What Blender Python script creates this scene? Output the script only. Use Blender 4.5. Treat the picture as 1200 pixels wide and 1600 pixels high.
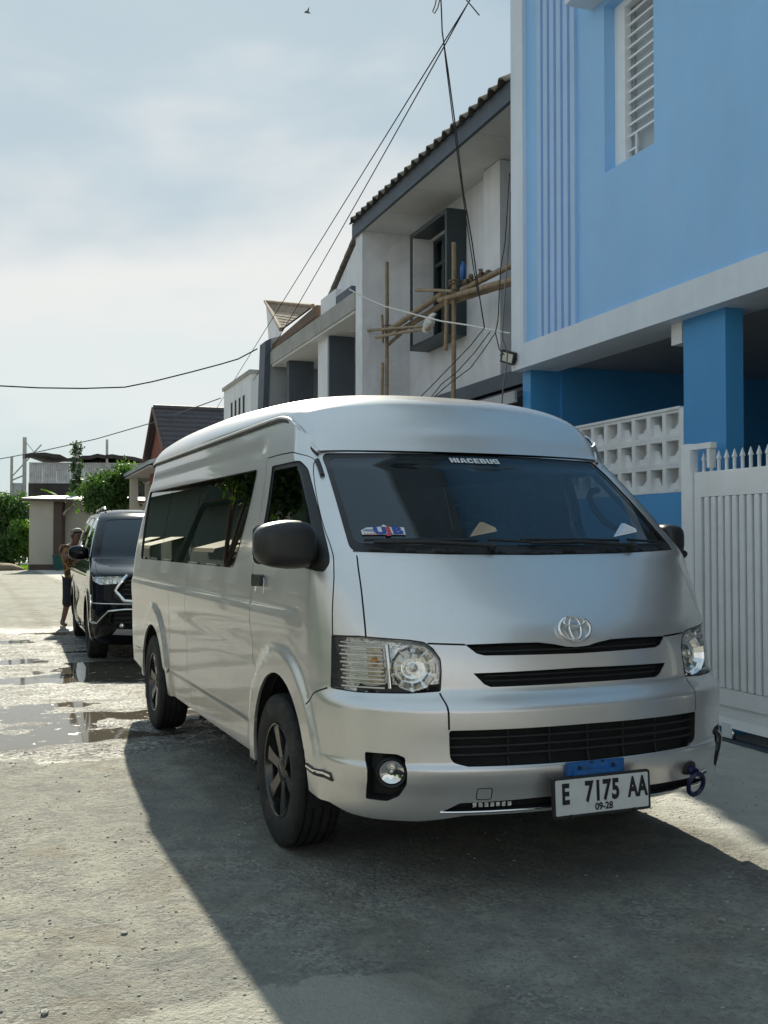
import bpy, bmesh, math, random
import numpy as np
from mathutils import Vector, Matrix, noise as mnoise
from mathutils.geometry import delaunay_2d_cdt
random.seed(7); rng = np.random.default_rng(7)
scene = bpy.context.scene
for o in list(bpy.data.objects): bpy.data.objects.remove(o)
COL = scene.collection
# ------------------------------------------------------------------ camera
cam_data = bpy.data.cameras.new('camera'); cam = bpy.data.objects.new('camera', cam_data); COL.objects.link(cam)
scene.camera = cam
cam.location = (-2.275, -3.457, 1.370)
CYAW, CPITCH = math.radians(22.497), math.radians(1.4546)
fwd = Vector((math.sin(CYAW)*math.cos(CPITCH), math.cos(CYAW)*math.cos(CPITCH), math.sin(CPITCH)))
cam.rotation_euler = fwd.to_track_quat('-Z', 'Y').to_euler()
cam_data.sensor_fit = 'AUTO'; cam_data.sensor_width = 36.0; cam_data.lens = 1623.6/1600*36.0
cam_data.clip_start = .05; cam_data.clip_end = 4000
# ------------------------------------------------------------------ sky, sun, exposure
SUN_EL, SUN_AZ = math.radians(30.0), math.radians(10.3)     # azimuth from +Y towards +X
world = bpy.data.worlds.new('World'); scene.world = world; world.use_nodes = True
wn = world.node_tree; wn.nodes.clear()
def wnode(t, **kw):
    n = wn.nodes.new(t)
    for k, v in kw.items(): setattr(n, k, v)
    return n
sky = wnode('ShaderNodeTexSky', sky_type='NISHITA', sun_disc=False)
sky.sun_elevation = SUN_EL; sky.sun_rotation = SUN_AZ; sky.altitude = 20; sky.air_density = 1.0; sky.dust_density = .6; sky.ozone_density = 1.6
tc = wnode('ShaderNodeTexCoord'); mp = wnode('ShaderNodeMapping')
mp.inputs['Scale'].default_value = (1.0, 1.0, 2.6); mp.inputs['Location'].default_value = (.3, 1.7, .35)
wn.links.new(tc.outputs['Generated'], mp.inputs['Vector'])
nz = wnode('ShaderNodeTexNoise'); nz.inputs['Scale'].default_value = 1.35; nz.inputs['Detail'].default_value = 5; nz.inputs['Roughness'].default_value = .45; nz.inputs['Distortion'].default_value = .2
wn.links.new(mp.outputs[0], nz.inputs['Vector'])
# thin overcast: pale haze low down, bluer cloud veil higher up, unevenly thick; some clear sky and sun glow through it
sx_ = wnode('ShaderNodeSeparateXYZ'); wn.links.new(tc.outputs['Generated'], sx_.inputs[0])
def wmath(op, a, b):
    n = wnode('ShaderNodeMath', operation=op)
    for i, v in enumerate((a, b)):
        if hasattr(v, 'is_linked'): wn.links.new(v, n.inputs[i])
        else: n.inputs[i].default_value = v
    return n.outputs[0]
el = wmath('ADD', sx_.outputs['Z'], wmath('MULTIPLY', wmath('SUBTRACT', nz.outputs['Fac'], .5), 1.5))
cr = wnode('ShaderNodeValToRGB'); st_ = [(0.0, (3.5, 4.1, 4.2)), (.13, (4.3, 4.6, 4.6)), (.23, (4.7, 4.75, 4.65)), (.42, (2.75, 3.4, 3.8)), (.62, (2.2, 3.0, 3.55)), (1.0, (2.6, 3.35, 3.85))]
while len(cr.color_ramp.elements) < len(st_): cr.color_ramp.elements.new(.5)
for e_, (p_, c_0) in zip(cr.color_ramp.elements, st_): e_.position = p_; e_.color = (*c_0, 1)
cr.color_ramp.interpolation = 'EASE'; wn.links.new(el, cr.inputs['Fac'])
mx = wnode('ShaderNodeMix', data_type='RGBA', blend_type='MIX'); mx.inputs[0].default_value = .97
wn.links.new(sky.outputs[0], mx.inputs[6]); wn.links.new(cr.outputs[0], mx.inputs[7])
bg = wnode('ShaderNodeBackground'); bg.inputs['Strength'].default_value = .081
wo = wnode('ShaderNodeOutputWorld')
wn.links.new(mx.outputs[2], bg.inputs['Color']); wn.links.new(bg.outputs[0], wo.inputs[0])
sun_data = bpy.data.lights.new('sun', 'SUN'); sun_data.energy = 3.7; sun_data.angle = math.radians(.55); sun_data.color = (1.0, .94, .76)
sun = bpy.data.objects.new('sun', sun_data); COL.objects.link(sun)
sdir = Vector((math.sin(SUN_AZ)*math.cos(SUN_EL), math.cos(SUN_AZ)*math.cos(SUN_EL), math.sin(SUN_EL)))
sun.rotation_euler = sdir.to_track_quat('Z', 'Y').to_euler(); sun.location = (0, 0, 30)
vs = scene.view_settings
vs.view_transform = 'Standard'; vs.look = 'None'; vs.exposure = 1.10; vs.gamma = 1.0; vs.use_curve_mapping = False
scene.cycles.max_bounces = 8; scene.cycles.transparent_max_bounces = 12; scene.cycles.glossy_bounces = 4; scene.cycles.transmission_bounces = 6
scene.cycles.use_denoising = True; scene.cycles.caustics_reflective = False; scene.cycles.caustics_refractive = False
# ------------------------------------------------------------------ helpers: objects
def lin(r, g, b):
    f = lambda c: (c/255/12.92 if c/255 <= .04045 else ((c/255+.055)/1.055)**2.4)
    return (f(r), f(g), f(b))
def wmat(o):
    b = Matrix.LocRotScale(o.location, o.rotation_euler, o.scale)
    return b if o.parent is None else wmat(o.parent) @ o.matrix_parent_inverse @ b
def tag(o, label=None, cat=None, group=None, kind=None):
    if label: o['label'] = label
    if cat: o['category'] = cat
    if group: o['group'] = group
    if kind: o['kind'] = kind
    return o
def thing(name, label, cat, loc=(0, 0, 0), rotz=0, group=None):
    o = bpy.data.objects.new(name, None); COL.objects.link(o); o.empty_display_size = .2
    o.location = loc; o.rotation_euler = (0, 0, rotz); return tag(o, label, cat, group)
class MB:
    """collects faces, build() links them as one mesh object"""
    def __init__(s): s.v = []; s.f = []; s.sm = []
    def add(s, vs, fs, smooth=False):
        n = len(s.v); s.v += [tuple(map(float, p)) for p in vs]; s.f += [tuple(i+n for i in f) for f in fs]; s.sm += [smooth]*len(fs); return s
    def box(s, x0, x1, y0, y1, z0, z1, bev=0):
        if bev > 0:
            bm = bmesh.new(); bmesh.ops.create_cube(bm, size=1)
            for v in bm.verts: v.co = Vector(((x0+x1)/2+v.co.x*(x1-x0), (y0+y1)/2+v.co.y*(y1-y0), (z0+z1)/2+v.co.z*(z1-z0)))
            bmesh.ops.bevel(bm, geom=bm.edges[:], offset=bev, segments=2, affect='EDGES', profile=.6)
            s.bm(bm); return s
        v = [(x, y, z) for x in (x0, x1) for y in (y0, y1) for z in (z0, z1)]
        return s.add(v, [(0,1,3,2), (4,6,7,5), (0,4,5,1), (2,3,7,6), (0,2,6,4), (1,5,7,3)])
    def bm(s, bm, smooth=False):
        bm.verts.index_update(); s.add([v.co for v in bm.verts], [[v.index for v in f.verts] for f in bm.faces], smooth); bm.free(); return s
    def bar(s, p, q, w, h, upv=(0, 0, 1)):
        """square bar from p to q, w across, h along up"""
        p = Vector(p); q = Vector(q); d = (q-p).normalized(); u = Vector(upv)
        if abs(d.dot(u)) > .98: u = Vector((1, 0, 0))
        r = d.cross(u).normalized()*w/2; u = r.cross(d).normalized()*h/2
        v = [a + sx*r + sy*u for a in (p, q) for sx, sy in ((-1,-1), (1,-1), (1,1), (-1,1))]
        return s.add(v, [(0,3,2,1), (4,5,6,7), (0,1,5,4), (1,2,6,5), (2,3,7,6), (3,0,4,7)])
    def tube(s, pts, r, n=8, cap=True, smooth=True):
        pts = [Vector(p) for p in pts]; rs = r if hasattr(r, '__len__') else [r]*len(pts); vs = []; fs = []
        t0 = (pts[1]-pts[0]).normalized(); a = Vector((0, 0, 1)) if abs(t0.z) < .9 else Vector((1, 0, 0)); x = t0.cross(a).normalized()
        for i, p in enumerate(pts):
            t = (pts[min(i+1, len(pts)-1)]-pts[max(i-1, 0)]).normalized(); x = (x - t*x.dot(t)).normalized(); y = t.cross(x)
            for k in range(n):
                c = 2*math.pi*k/n; vs.append(p + (x*math.cos(c)+y*math.sin(c))*rs[i])
        for i in range(len(pts)-1):
            for k in range(n): fs.append((i*n+k, i*n+(k+1) % n, (i+1)*n+(k+1) % n, (i+1)*n+k))
        s.add(vs, fs, smooth)
        if cap: s.add(vs[:n], [tuple(range(n-1, -1, -1))]); s.add(vs[-n:], [tuple(range(n))])
        return s
    def lathe(s, prof, center, axis='x', n=32, smooth=True, closed=False):
        """prof: (along axis, radius)"""
        vs = []; fs = []; c = Vector(center)
        for (a, r) in prof:
            for k in range(n):
                t = 2*math.pi*k/n; x, y = r*math.cos(t), r*math.sin(t)
                vs.append(c + (Vector((a, x, y)) if axis == 'x' else Vector((x, a, y)) if axis == 'y' else Vector((x, y, a))))
        m = len(prof)
        for i in range(m if closed else m-1):
            j = (i+1) % m
            for k in range(n): fs.append((i*n+k, i*n+(k+1) % n, j*n+(k+1) % n, j*n+k))
        return s.add(vs, fs, smooth)
    def prism(s, poly, fn, d0, d1):
        """poly 2d; fn(a,b,d) -> 3d"""
        n = len(poly); v = [fn(a, b, d0) for a, b in poly] + [fn(a, b, d1) for a, b in poly]
        return s.add(v, [tuple(range(n))[::-1], tuple(range(n, 2*n))] + [(i, (i+1) % n, n+(i+1) % n, n+i) for i in range(n)])
    def loft(s, secs, smooth=True, closed=False):
        n = len(secs[0]); vs = [p for sec in secs for p in sec]; fs = []
        for i in range(len(secs)-1):
            for k in range(n if closed else n-1): fs.append((i*n+k, i*n+(k+1) % n, (i+1)*n+(k+1) % n, (i+1)*n+k))
        return s.add(vs, fs, smooth)
    def mesh(s, name, m=None, fix=True):
        me = bpy.data.meshes.new(name); me.from_pydata(s.v, [], s.f)
        me.polygons.foreach_set('use_smooth', s.sm)
        if fix:
            bm = bmesh.new(); bm.from_mesh(me); bmesh.ops.recalc_face_normals(bm, faces=bm.faces[:]); bm.to_mesh(me); bm.free()
        if m: me.materials.append(m)
        me.update(); return me
    def build(s, name, m, parent=None, world=False, fix=True, sharp=None):
        return link(name, s.mesh(name, m, fix), parent, world, sharp)
def link(name, me, parent=None, world=False, sharp=None):
    o = bpy.data.objects.new(name, me); COL.objects.link(o)
    if sharp is not None:
        me.set_sharp_from_angle(angle=math.radians(sharp))
    if parent is not None:
        o.parent = parent
        if world: o.matrix_parent_inverse = wmat(parent).inverted()
    return o
def inst(o, loc=None, rot=None, scale=None, parent=None):
    c = o.copy(); COL.objects.link(c); c.parent = parent if parent is not None else o.parent
    if loc is not None: c.location = loc
    if rot is not None: c.rotation_euler = rot
    if scale is not None: c.scale = scale
    return c
def text_faces(txt, size=1.0, bold=0.0, sx=1.0, depth=0.0):
    """flat outlines of a word as (verts2d, faces)"""
    cu = bpy.data.curves.new('word', 'FONT'); cu.body = txt; cu.size = size; cu.align_x = 'CENTER'; cu.align_y = 'CENTER'; cu.offset = bold; cu.fill_mode = 'FRONT'
    cu.resolution_u = 4
    o = bpy.data.objects.new('word', cu); COL.objects.link(o)
    dg = bpy.context.evaluated_depsgraph_get(); dg.update()
    me = bpy.data.meshes.new_from_object(o.evaluated_get(dg))
    v = [(p.co.x*sx, p.co.y) for p in me.vertices]; f = [tuple(p.vertices) for p in me.polygons]
    bpy.data.objects.remove(o); bpy.data.curves.remove(cu); bpy.data.meshes.remove(me)
    return v, f
# ------------------------------------------------------------------ helpers: materials
MATS = {}
def nodes_of(name):
    m = bpy.data.materials.new(name); m.use_nodes = True; nt = m.node_tree
    return m, nt, nt.nodes['Principled BSDF']
def N(nt, t, **kw):
    n = nt.nodes.new(t)
    for k, v in kw.items(): setattr(n, k, v)
    return n
def ramp(nt, fac, stops):
    r = N(nt, 'ShaderNodeValToRGB'); e = r.color_ramp.elements
    while len(e) < len(stops): e.new(.5)
    for i, (p, c) in enumerate(stops): e[i].position = p; e[i].color = (*c, 1) if hasattr(c, '__len__') else (c, c, c, 1)
    nt.links.new(fac, r.inputs[0]); return r.outputs[0]
def tnoise(nt, vec, scale, detail=4, rough=.55, dist=0):
    n = N(nt, 'ShaderNodeTexNoise'); n.inputs['Scale'].default_value = scale; n.inputs['Detail'].default_value = detail; n.inputs['Roughness'].default_value = rough; n.inputs['Distortion'].default_value = dist
    nt.links.new(vec, n.inputs['Vector']); return n.outputs['Fac']
def mixc(nt, fac, a, b, mode='MIX'):
    m = N(nt, 'ShaderNodeMix', data_type='RGBA', blend_type=mode)
    for s, v in ((0, fac), (6, a), (7, b)):
        if hasattr(v, 'is_linked'): nt.links.new(v, m.inputs[s])
        elif s == 0: m.inputs[0].default_value = v
        else: m.inputs[s].default_value = (*v, 1)
    return m.outputs[2]
def mathn(nt, op, a, b=0.0, clamp=False):
    m = N(nt, 'ShaderNodeMath', operation=op, use_clamp=clamp)
    for i, v in enumerate((a, b)):
        if hasattr(v, 'is_linked'): nt.links.new(v, m.inputs[i])
        else: m.inputs[i].default_value = v
    return m.outputs[0]
def bump(nt, bs, h, strength=.2, dist=.01):
    b = N(nt, 'ShaderNodeBump'); b.inputs['Strength'].default_value = strength; b.inputs['Distance'].default_value = dist
    nt.links.new(h, b.inputs['Height']); nt.links.new(b.outputs[0], bs.inputs['Normal'])
def objvec(nt): return N(nt, 'ShaderNodeTexCoord').outputs['Object']
def posvec(nt): return N(nt, 'ShaderNodeNewGeometry').outputs['Position']
def mat(name, col, rough=.6, metal=0.0, var=.12, scale=3.0, bmp=.0, bscale=60, coat=0.0, spec=.5, stain=None, stain_amt=.0, streak=0.0):
    """painted or plain surface with mottling, fine relief and optional grime"""
    if name in MATS: return MATS[name]
    m, nt, b = nodes_of(name); P = posvec(nt)
    n1 = tnoise(nt, P, scale, 6, .6); lo = tuple(c*(1-var) for c in col); hi = tuple(min(1, c*(1+var)) for c in col)
    c = ramp(nt, n1, [(.3, lo), (.7, hi)])
    if stain is not None:
        n2 = tnoise(nt, P, scale*.7+.4, 8, .68, .6); c = mixc(nt, ramp(nt, n2, [(.5, 0.0), (.72, stain_amt)]), c, stain)
    if streak > 0:      # faint rain runs down the face
        mp_ = N(nt, 'ShaderNodeMapping'); mp_.inputs['Scale'].default_value = (7, 7, .35); nt.links.new(P, mp_.inputs['Vector']); f_ = ramp(nt, tnoise(nt, mp_.outputs[0], 1.0, 6, .65), [(.40, streak), (.62, 0.0)]); c = mixc(nt, f_, c, tuple(x*.55 for x in col))
    nt.links.new(c, b.inputs['Base Color'])
    b.inputs['Roughness'].default_value = rough; b.inputs['Metallic'].default_value = metal
    b.inputs['Coat Weight'].default_value = coat; b.inputs['Coat Roughness'].default_value = .04; b.inputs['Specular IOR Level'].default_value = spec
    rr = tnoise(nt, P, scale*5, 3); nt.links.new(ramp(nt, rr, [(.3, max(0, rough-.06)), (.7, min(1, rough+.06))]), b.inputs['Roughness'])
    if bmp > 0: bump(nt, b, tnoise(nt, P, bscale, 5, .6), bmp, .01)
    MATS[name] = m; return m
def glass(name, tint=(.5, .55, .55), ior=1.5, rough=.0, extra=0.0, gcol=(1, 1, 1)):
    """thin pane: tinted see-through plus a fresnel mirror"""
    if name in MATS: return MATS[name]
    m, nt, b = nodes_of(name); nt.nodes.remove(b); out = nt.nodes['Material Output']
    t = N(nt, 'ShaderNodeBsdfTransparent'); t.inputs[0].default_value = (*tint, 1)
    g = N(nt, 'ShaderNodeBsdfGlossy'); g.inputs['Roughness'].default_value = rough; g.inputs['Color'].default_value = (*gcol, 1)
    ge = N(nt, 'ShaderNodeNewGeometry'); dt = N(nt, 'ShaderNodeVectorMath', operation='DOT_PRODUCT')
    nt.links.new(ge.outputs['Incoming'], dt.inputs[0]); nt.links.new(ge.outputs['Normal'], dt.inputs[1])
    c = mathn(nt, 'SUBTRACT', 1.0, mathn(nt, 'ABSOLUTE', dt.outputs['Value']), True)     # same mirror share from both faces of the pane
    f0 = ((ior-1)/(ior+1))**2 + extra
    fac = mathn(nt, 'ADD', mathn(nt, 'MULTIPLY', mathn(nt, 'POWER', c, 5.0), 1-f0), f0, True)
    mx = N(nt, 'ShaderNodeMixShader'); nt.links.new(fac, mx.inputs[0]); nt.links.new(t.outputs[0], mx.inputs[1]); nt.links.new(g.outputs[0], mx.inputs[2])
    nt.links.new(mx.outputs[0], out.inputs[0]); MATS[name] = m; return m
# ------------------------------------------------------------------ curved vehicle bodies
def pchip(xs, ys):
    xs = np.asarray(xs, float); ys = np.asarray(ys, float)
    h = np.diff(xs); d = np.diff(ys) / h; m = np.zeros(len(xs)); m[0] = d[0]; m[-1] = d[-1]
    for i in range(1, len(xs) - 1):
        if d[i-1] * d[i] > 0:
            w1 = 2*h[i] + h[i-1]; w2 = h[i] + 2*h[i-1]
            m[i] = (w1 + w2) / (w1/d[i-1] + w2/d[i])
    def f(x):
        x = np.clip(np.asarray(x, float), xs[0], xs[-1])
        k = np.clip(np.searchsorted(xs, x) - 1, 0, len(xs) - 2)
        t = (x - xs[k]) / h[k]; t2 = t*t; t3 = t2*t
        return (2*t3-3*t2+1)*ys[k] + (t3-2*t2+t)*h[k]*m[k] + (-2*t3+3*t2)*ys[k+1] + (t3-t2)*h[k]*m[k+1]
    return f
def sstep(a, b, x):
    t = np.clip((np.asarray(x, float) - a) / (b - a), 0, 1); return t*t*(3 - 2*t)
class Body:
    """closed vehicle skin S(X,q): X runs round the plan outline from the nose, q up the centre profile"""
    def __init__(s, prof, depth, hwref, m, k, rear, rdepth, disp=None):
        pr = np.array(prof, float)   # rows z, vf, hw, G
        q = np.concatenate([[0], np.cumsum(np.hypot(np.diff(pr[:, 0]), np.diff(pr[:, 1])))])
        s.q = q; s.z = pchip(q, pr[:, 0]); s.vf = pchip(q, pr[:, 1]); s.hw = pchip(q, pr[:, 2]); s.G = pchip(q, pr[:, 3])
        s.qmax = q[-1]; s.depth = depth
        th = np.linspace(0, np.pi/2, 3000)
        a = np.sin(th)**(2/m); g = depth*(1 - np.cos(th)**(2/k))
        X = np.concatenate([[0], np.cumsum(np.hypot(np.diff(a*hwref), np.diff(g)))])
        s.ta, s.tg, s.tX, s.Xf = a, g, X, X[-1]
        ar = np.sin(th)**(2/5.0); gr = rdepth*(1 - np.cos(th)**(2/2.5))
        Xr = np.concatenate([[0], np.cumsum(np.hypot(np.diff(ar*hwref), np.diff(gr)))])
        s.ra, s.rg, s.rX, s.Xr = ar, gr, Xr, Xr[-1]
        s.rear = pchip(np.array(rear)[:, 0], np.array(rear)[:, 1]); s.rd = rdepth
        s.Ls = rear[0][1] - depth - rdepth; s.Xt = s.Xf + s.Ls + s.Xr
        s.disp = disp
        qq = np.linspace(0, s.qmax, 4000); s._zq = (s.z(qq), qq)
        s.q_of_z = lambda z: np.interp(z, s._zq[0], s._zq[1])
    def base(s, X, q):
        X = np.asarray(X, float); q = np.asarray(q, float); sg = np.where(X < 0, -1.0, 1.0); x = np.abs(X)
        z = s.z(q); vf = s.vf(q); hw = s.hw(q); G = s.G(q); vr = s.rear(z)
        v1 = vf + G*s.depth; v2 = vr - s.rd
        xf = np.minimum(x, s.Xf); a = np.interp(xf, s.tX, s.ta); g = np.interp(xf, s.tX, s.tg)
        u = hw*a; v = vf + G*g
        sd = (x > s.Xf); f = np.clip((x - s.Xf)/s.Ls, 0, 1); v = np.where(sd, v1 + f*(v2 - v1), v)
        rr = x > s.Xf + s.Ls; xr = s.Xr - np.clip(x - s.Xf - s.Ls, 0, s.Xr)
        u = np.where(rr, hw*np.interp(xr, s.rX, s.ra), u); v = np.where(rr, vr - np.interp(xr, s.rX, s.rg), v)
        return np.stack([sg*u, v, z], -1)
    def _nrm(s, f, X, q):
        e = 2e-3
        a = f(X + e, q) - f(X - e, q); ql = np.maximum(q - e, 0); qh = np.minimum(q + e, s.qmax)
        b = f(X, qh) - f(X, ql)
        n = np.cross(a, b); return n/np.maximum(np.linalg.norm(n, axis=-1, keepdims=True), 1e-12)
    def surf(s, X, q):
        X = np.asarray(X, float); q = np.asarray(q, float); P = s.base(X, q)
        if s.disp is None: return P
        return P + s._nrm(s.base, X, q)*s.disp(s, X, q, P)[..., None]
    def nrm(s, X, q): return s._nrm(s.surf, np.asarray(X, float), np.asarray(q, float))
    def off(s, X, q, d): return s.surf(X, q) + s.nrm(X, q)*d
    def fz(s, u, z):        # chart point from (u,z) on the nose
        q = s.q_of_z(z); a = np.clip(np.abs(u)/s.hw(q), 0, 1); X = np.interp(a, s.ta, s.tX)
        return np.stack([np.sign(u)*X, q], -1)
    def sz(s, v, z, side=-1):   # chart point from (v,z) on a flank
        v = np.asarray(v, float); q = s.q_of_z(z); vf = s.vf(q); G = s.G(q); v1 = vf + G*s.depth; v2 = s.rear(z) - s.rd
        X = np.where(v >= v1, s.Xf + (v - v1)/(v2 - v1)*s.Ls, np.interp(np.clip((v - vf)/G, 0, s.depth), s.tg, s.tX))
        r = v > v2
        X = np.where(r, s.Xt - np.interp(np.clip(s.rear(z) - v, 0, s.rd), s.rg, s.rX), X)
        return np.stack([side*X, q], -1)
VAN_F = (.955, .335); VAN_R = (4.06, .335)
def van_disp(s, X, q, P):
    u, v, z = P[..., 0], P[..., 1], P[..., 2]; x = np.abs(X)
    d = np.zeros_like(z); side = sstep(.62, .9, v)
    d = d + side*sstep(.45, .60, v)*(.010*sstep(1.075, 1.035, z)*sstep(.84, 1.0, z))            # belt crease
    d = d + side*(-.016*sstep(.50, .47, z)*sstep(1.45, 1.6, v)*sstep(3.75, 3.6, v))                      # rocker
    d = d + sstep(1.55, 1.7, v)*(-.005*sstep(1.792, 1.80, z)*sstep(1.90, 1.81, z))  # upper rib
    for (cv, cz) in (VAN_F, VAN_R):
        r = np.hypot(v - cv, (z - cz)*.96)
        d = d + .020*sstep(.56, .51, r)*sstep(.10, .3, z)*np.where(x > .7, 1, 0)
    return d
van = Body([  # z, vf, hw, G
    (.250, .045, .900, 1.0), (.285, .000, .912, 1.0), (.330, -.030, .922, 1.0), (.420, -.052, .930, 1.0), (.470, -.066, .933, 1.0), (.505, -.070, .935, 1.0), (.517, -.062, .9355, 1.0), (.530, -.050, .936, 1.0),
    (.600, -.048, .938, 1.0), (.680, -.050, .940, 1.0), (.728, -.049, .941, 1.0), (.742, -.040, .9415, 1.0), (.782, .012, .942, 1.0), (.794, .019, .942, 1.0), (.830, .023, .942, 1.0),
    (.900, .034, .942, 1.0), (.960, .052, .941, .99), (1.010, .078, .940, .95), (1.090, .140, .938, .84), (1.180, .222, .932, .68), (1.250, .292, .924, .56),
    (1.300, .345, .917, .46), (1.420, .500, .898, .38), (1.550, .672, .876, .31), (1.680, .848, .852, .27), (1.760, .957, .837, .25), (1.860, 1.00, .818, .25), (1.965, 1.06, .798, .25)],
    .60, .94, 2.1, 2.7, [(.25, 5.26), (.9, 5.28), (1.2, 5.26), (1.97, 5.02)], .26, van_disp)
# ------------------------------------------------------------------ panels cut from a body chart
def dens(poly, step=.022, closed=True):
    P = [np.asarray(p, float) for p in poly]; out = []
    for i in range(len(P) if closed else len(P)-1):
        a, b = P[i], P[(i+1) % len(P)]; n = max(1, int(math.ceil(np.linalg.norm(b-a)/step)))
        out += [a + (b-a)*k/n for k in range(n)]
    if not closed: out.append(P[-1])
    return np.array(out)
def rnd(poly, r, n=5):
    """polygon with rounded corners; r number or list"""
    P = [np.asarray(p, float) for p in poly]; m = len(P); rs = r if hasattr(r, '__len__') else [r]*m; out = []
    for i in range(m):
        p, a, b = P[i], P[i-1], P[(i+1) % m]; ua = (a-p); ub = (b-p); la, lb = np.linalg.norm(ua), np.linalg.norm(ub)
        k = min(rs[i], la*.45, lb*.45)
        if k <= 1e-4: out.append(p); continue
        s, e = p+ua/la*k, p+ub/lb*k
        for j in range(n+1): t = j/n; out.append((1-t)**2*s + 2*t*(1-t)*p + t*t*e)
    return np.array(out)
def mir(poly): return np.asarray(poly, float)[::-1]*np.array([-1, 1])
def inpoly(pts, poly):
    x, y = pts[:, 0], pts[:, 1]; c = np.zeros(len(pts), bool); n = len(poly); bb = poly.min(0), poly.max(0)
    cand = np.where((x >= bb[0][0]) & (x <= bb[1][0]) & (y >= bb[0][1]) & (y <= bb[1][1]))[0]
    xx, yy = x[cand], y[cand]; cc = np.zeros(len(cand), bool)
    for i in range(n):
        x1, y1 = poly[i]; x2, y2 = poly[(i+1) % n]
        if y1 == y2: continue
        k = ((y1 > yy) != (y2 > yy)) & (xx < (x2-x1)*(yy-y1)/(y2-y1)+x1); cc ^= k
    c[cand] = cc; return c
def strip(line, w):
    """thin closed polygon around an open chart line"""
    L = np.asarray(line, float)
    for _ in range(2):
        if len(L) > 2: L = np.concatenate([L[:1], np.stack([L[:-1]*.75+L[1:]*.25, L[:-1]*.25+L[1:]*.75], 1).reshape(-1, 2)[0:], L[-1:]])
    L = dens(L, .03, False); L = L[np.concatenate([[True], np.linalg.norm(np.diff(L, axis=0), axis=1) > 1e-5])]; t = np.gradient(L, axis=0); t /= np.linalg.norm(t, axis=1, keepdims=True)+1e-12
    n = np.stack([-t[:, 1], t[:, 0]], 1)*w/2
    return np.concatenate([L+n, (L-n)[::-1]])
def cdt(polys, grid):
    vs = []; ed = []
    for P in polys:
        n = len(vs); vs += [Vector((float(p[0]), float(p[1]))) for p in P]; ed += [(n+i, n+(i+1) % len(P)) for i in range(len(P))]
    vs += [Vector((float(p[0]), float(p[1]))) for p in grid]
    r = delaunay_2d_cdt(vs, ed, [], 0, 1e-5)
    return np.array([(v.x, v.y) for v in r[0]]), [tuple(f) for f in r[2]]
def far_from(grid, polys, d):
    pts = np.concatenate(polys); keep = np.ones(len(grid), bool); cell = {}
    for p in pts: cell.setdefault((int(p[0]//d), int(p[1]//d)), []).append(p)
    for i, g in enumerate(grid):
        a, b = int(g[0]//d), int(g[1]//d)
        for da in (-1, 0, 1):
            for db in (-1, 0, 1):
                for p in cell.get((a+da, b+db), ()):
                    if (p[0]-g[0])**2+(p[1]-g[1])**2 < d*d: keep[i] = False
    return grid[keep]
def skin_mesh(B, V2, F, name, m, off=0.0, skirt=.012):
    used = sorted({i for f in F for i in f}); mp = {k: i for i, k in enumerate(used)}; v2 = V2[used]
    P = B.off(v2[:, 0], v2[:, 1], off); Nn = B.nrm(v2[:, 0], v2[:, 1]); fs = [tuple(mp[i] for i in f) for f in F]
    # outward winding
    f0 = np.array([f[:3] for f in fs]); fn = np.cross(P[f0[:, 1]]-P[f0[:, 0]], P[f0[:, 2]]-P[f0[:, 0]])
    flip = np.einsum('ij,ij->i', fn, Nn[f0[:, 0]]) < 0
    fs = [f[::-1] if fl else f for f, fl in zip(fs, flip)]
    vs = [tuple(p) for p in P]; nn = [tuple(n) for n in Nn]
    if skirt:
        cnt = {}
        for f in fs:
            for i in range(len(f)): e = (f[i], f[(i+1) % len(f)]); cnt[e] = 1
        bd = [e for e in cnt if (e[1], e[0]) not in cnt]; idx = {}
        def low(i, own):
            if (i, own) not in idx:
                idx[(i, own)] = len(vs); vs.append(tuple(P[i]-Nn[i]*(skirt if own else 0))); nn.append(None)
            return idx[(i, own)]
        for a, b in bd: fs.append((b, a, low(a, True), low(b, True)))
    me = bpy.data.meshes.new(name); me.from_pydata(vs, [], fs); me.materials.append(m)
    me.polygons.foreach_set('use_smooth', [True]*len(me.polygons)); me.update()
    cn = []; nsk = len(F)
    pn = [p.normal.copy() for p in me.polygons]
    for p in me.polygons:
        for li in p.loop_indices:
            vi = me.loops[li].vertex_index
            cn.append(nn[vi] if p.index < nsk and nn[vi] is not None else tuple(pn[p.index]))
    me.normals_split_custom_set(cn); return me
def patch(B, poly, name, m, parent, off=0.0, step=.03, skirt=0.0, holes=()):
    P = dens(poly, step); H = [dens(h, step) for h in holes]; lo, hi = P.min(0), P.max(0)
    gx, gy = np.meshgrid(np.arange(lo[0]+step/2, hi[0], step), np.arange(lo[1]+step/2, hi[1], step))
    g = np.stack([gx.ravel(), gy.ravel()], 1)
    if len(g): g = g[inpoly(g, P)]
    if len(g): g = far_from(g, [P]+H, step*.45)
    V, F = cdt([P]+H, g); c = np.array([V[list(f)].mean(0) for f in F]); ok = inpoly(c, P)
    for h in H: ok &= ~inpoly(c, h)
    return link(name, skin_mesh(B, V, [f for f, k in zip(F, ok) if k], name, m, off, skirt), parent, True)
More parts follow.
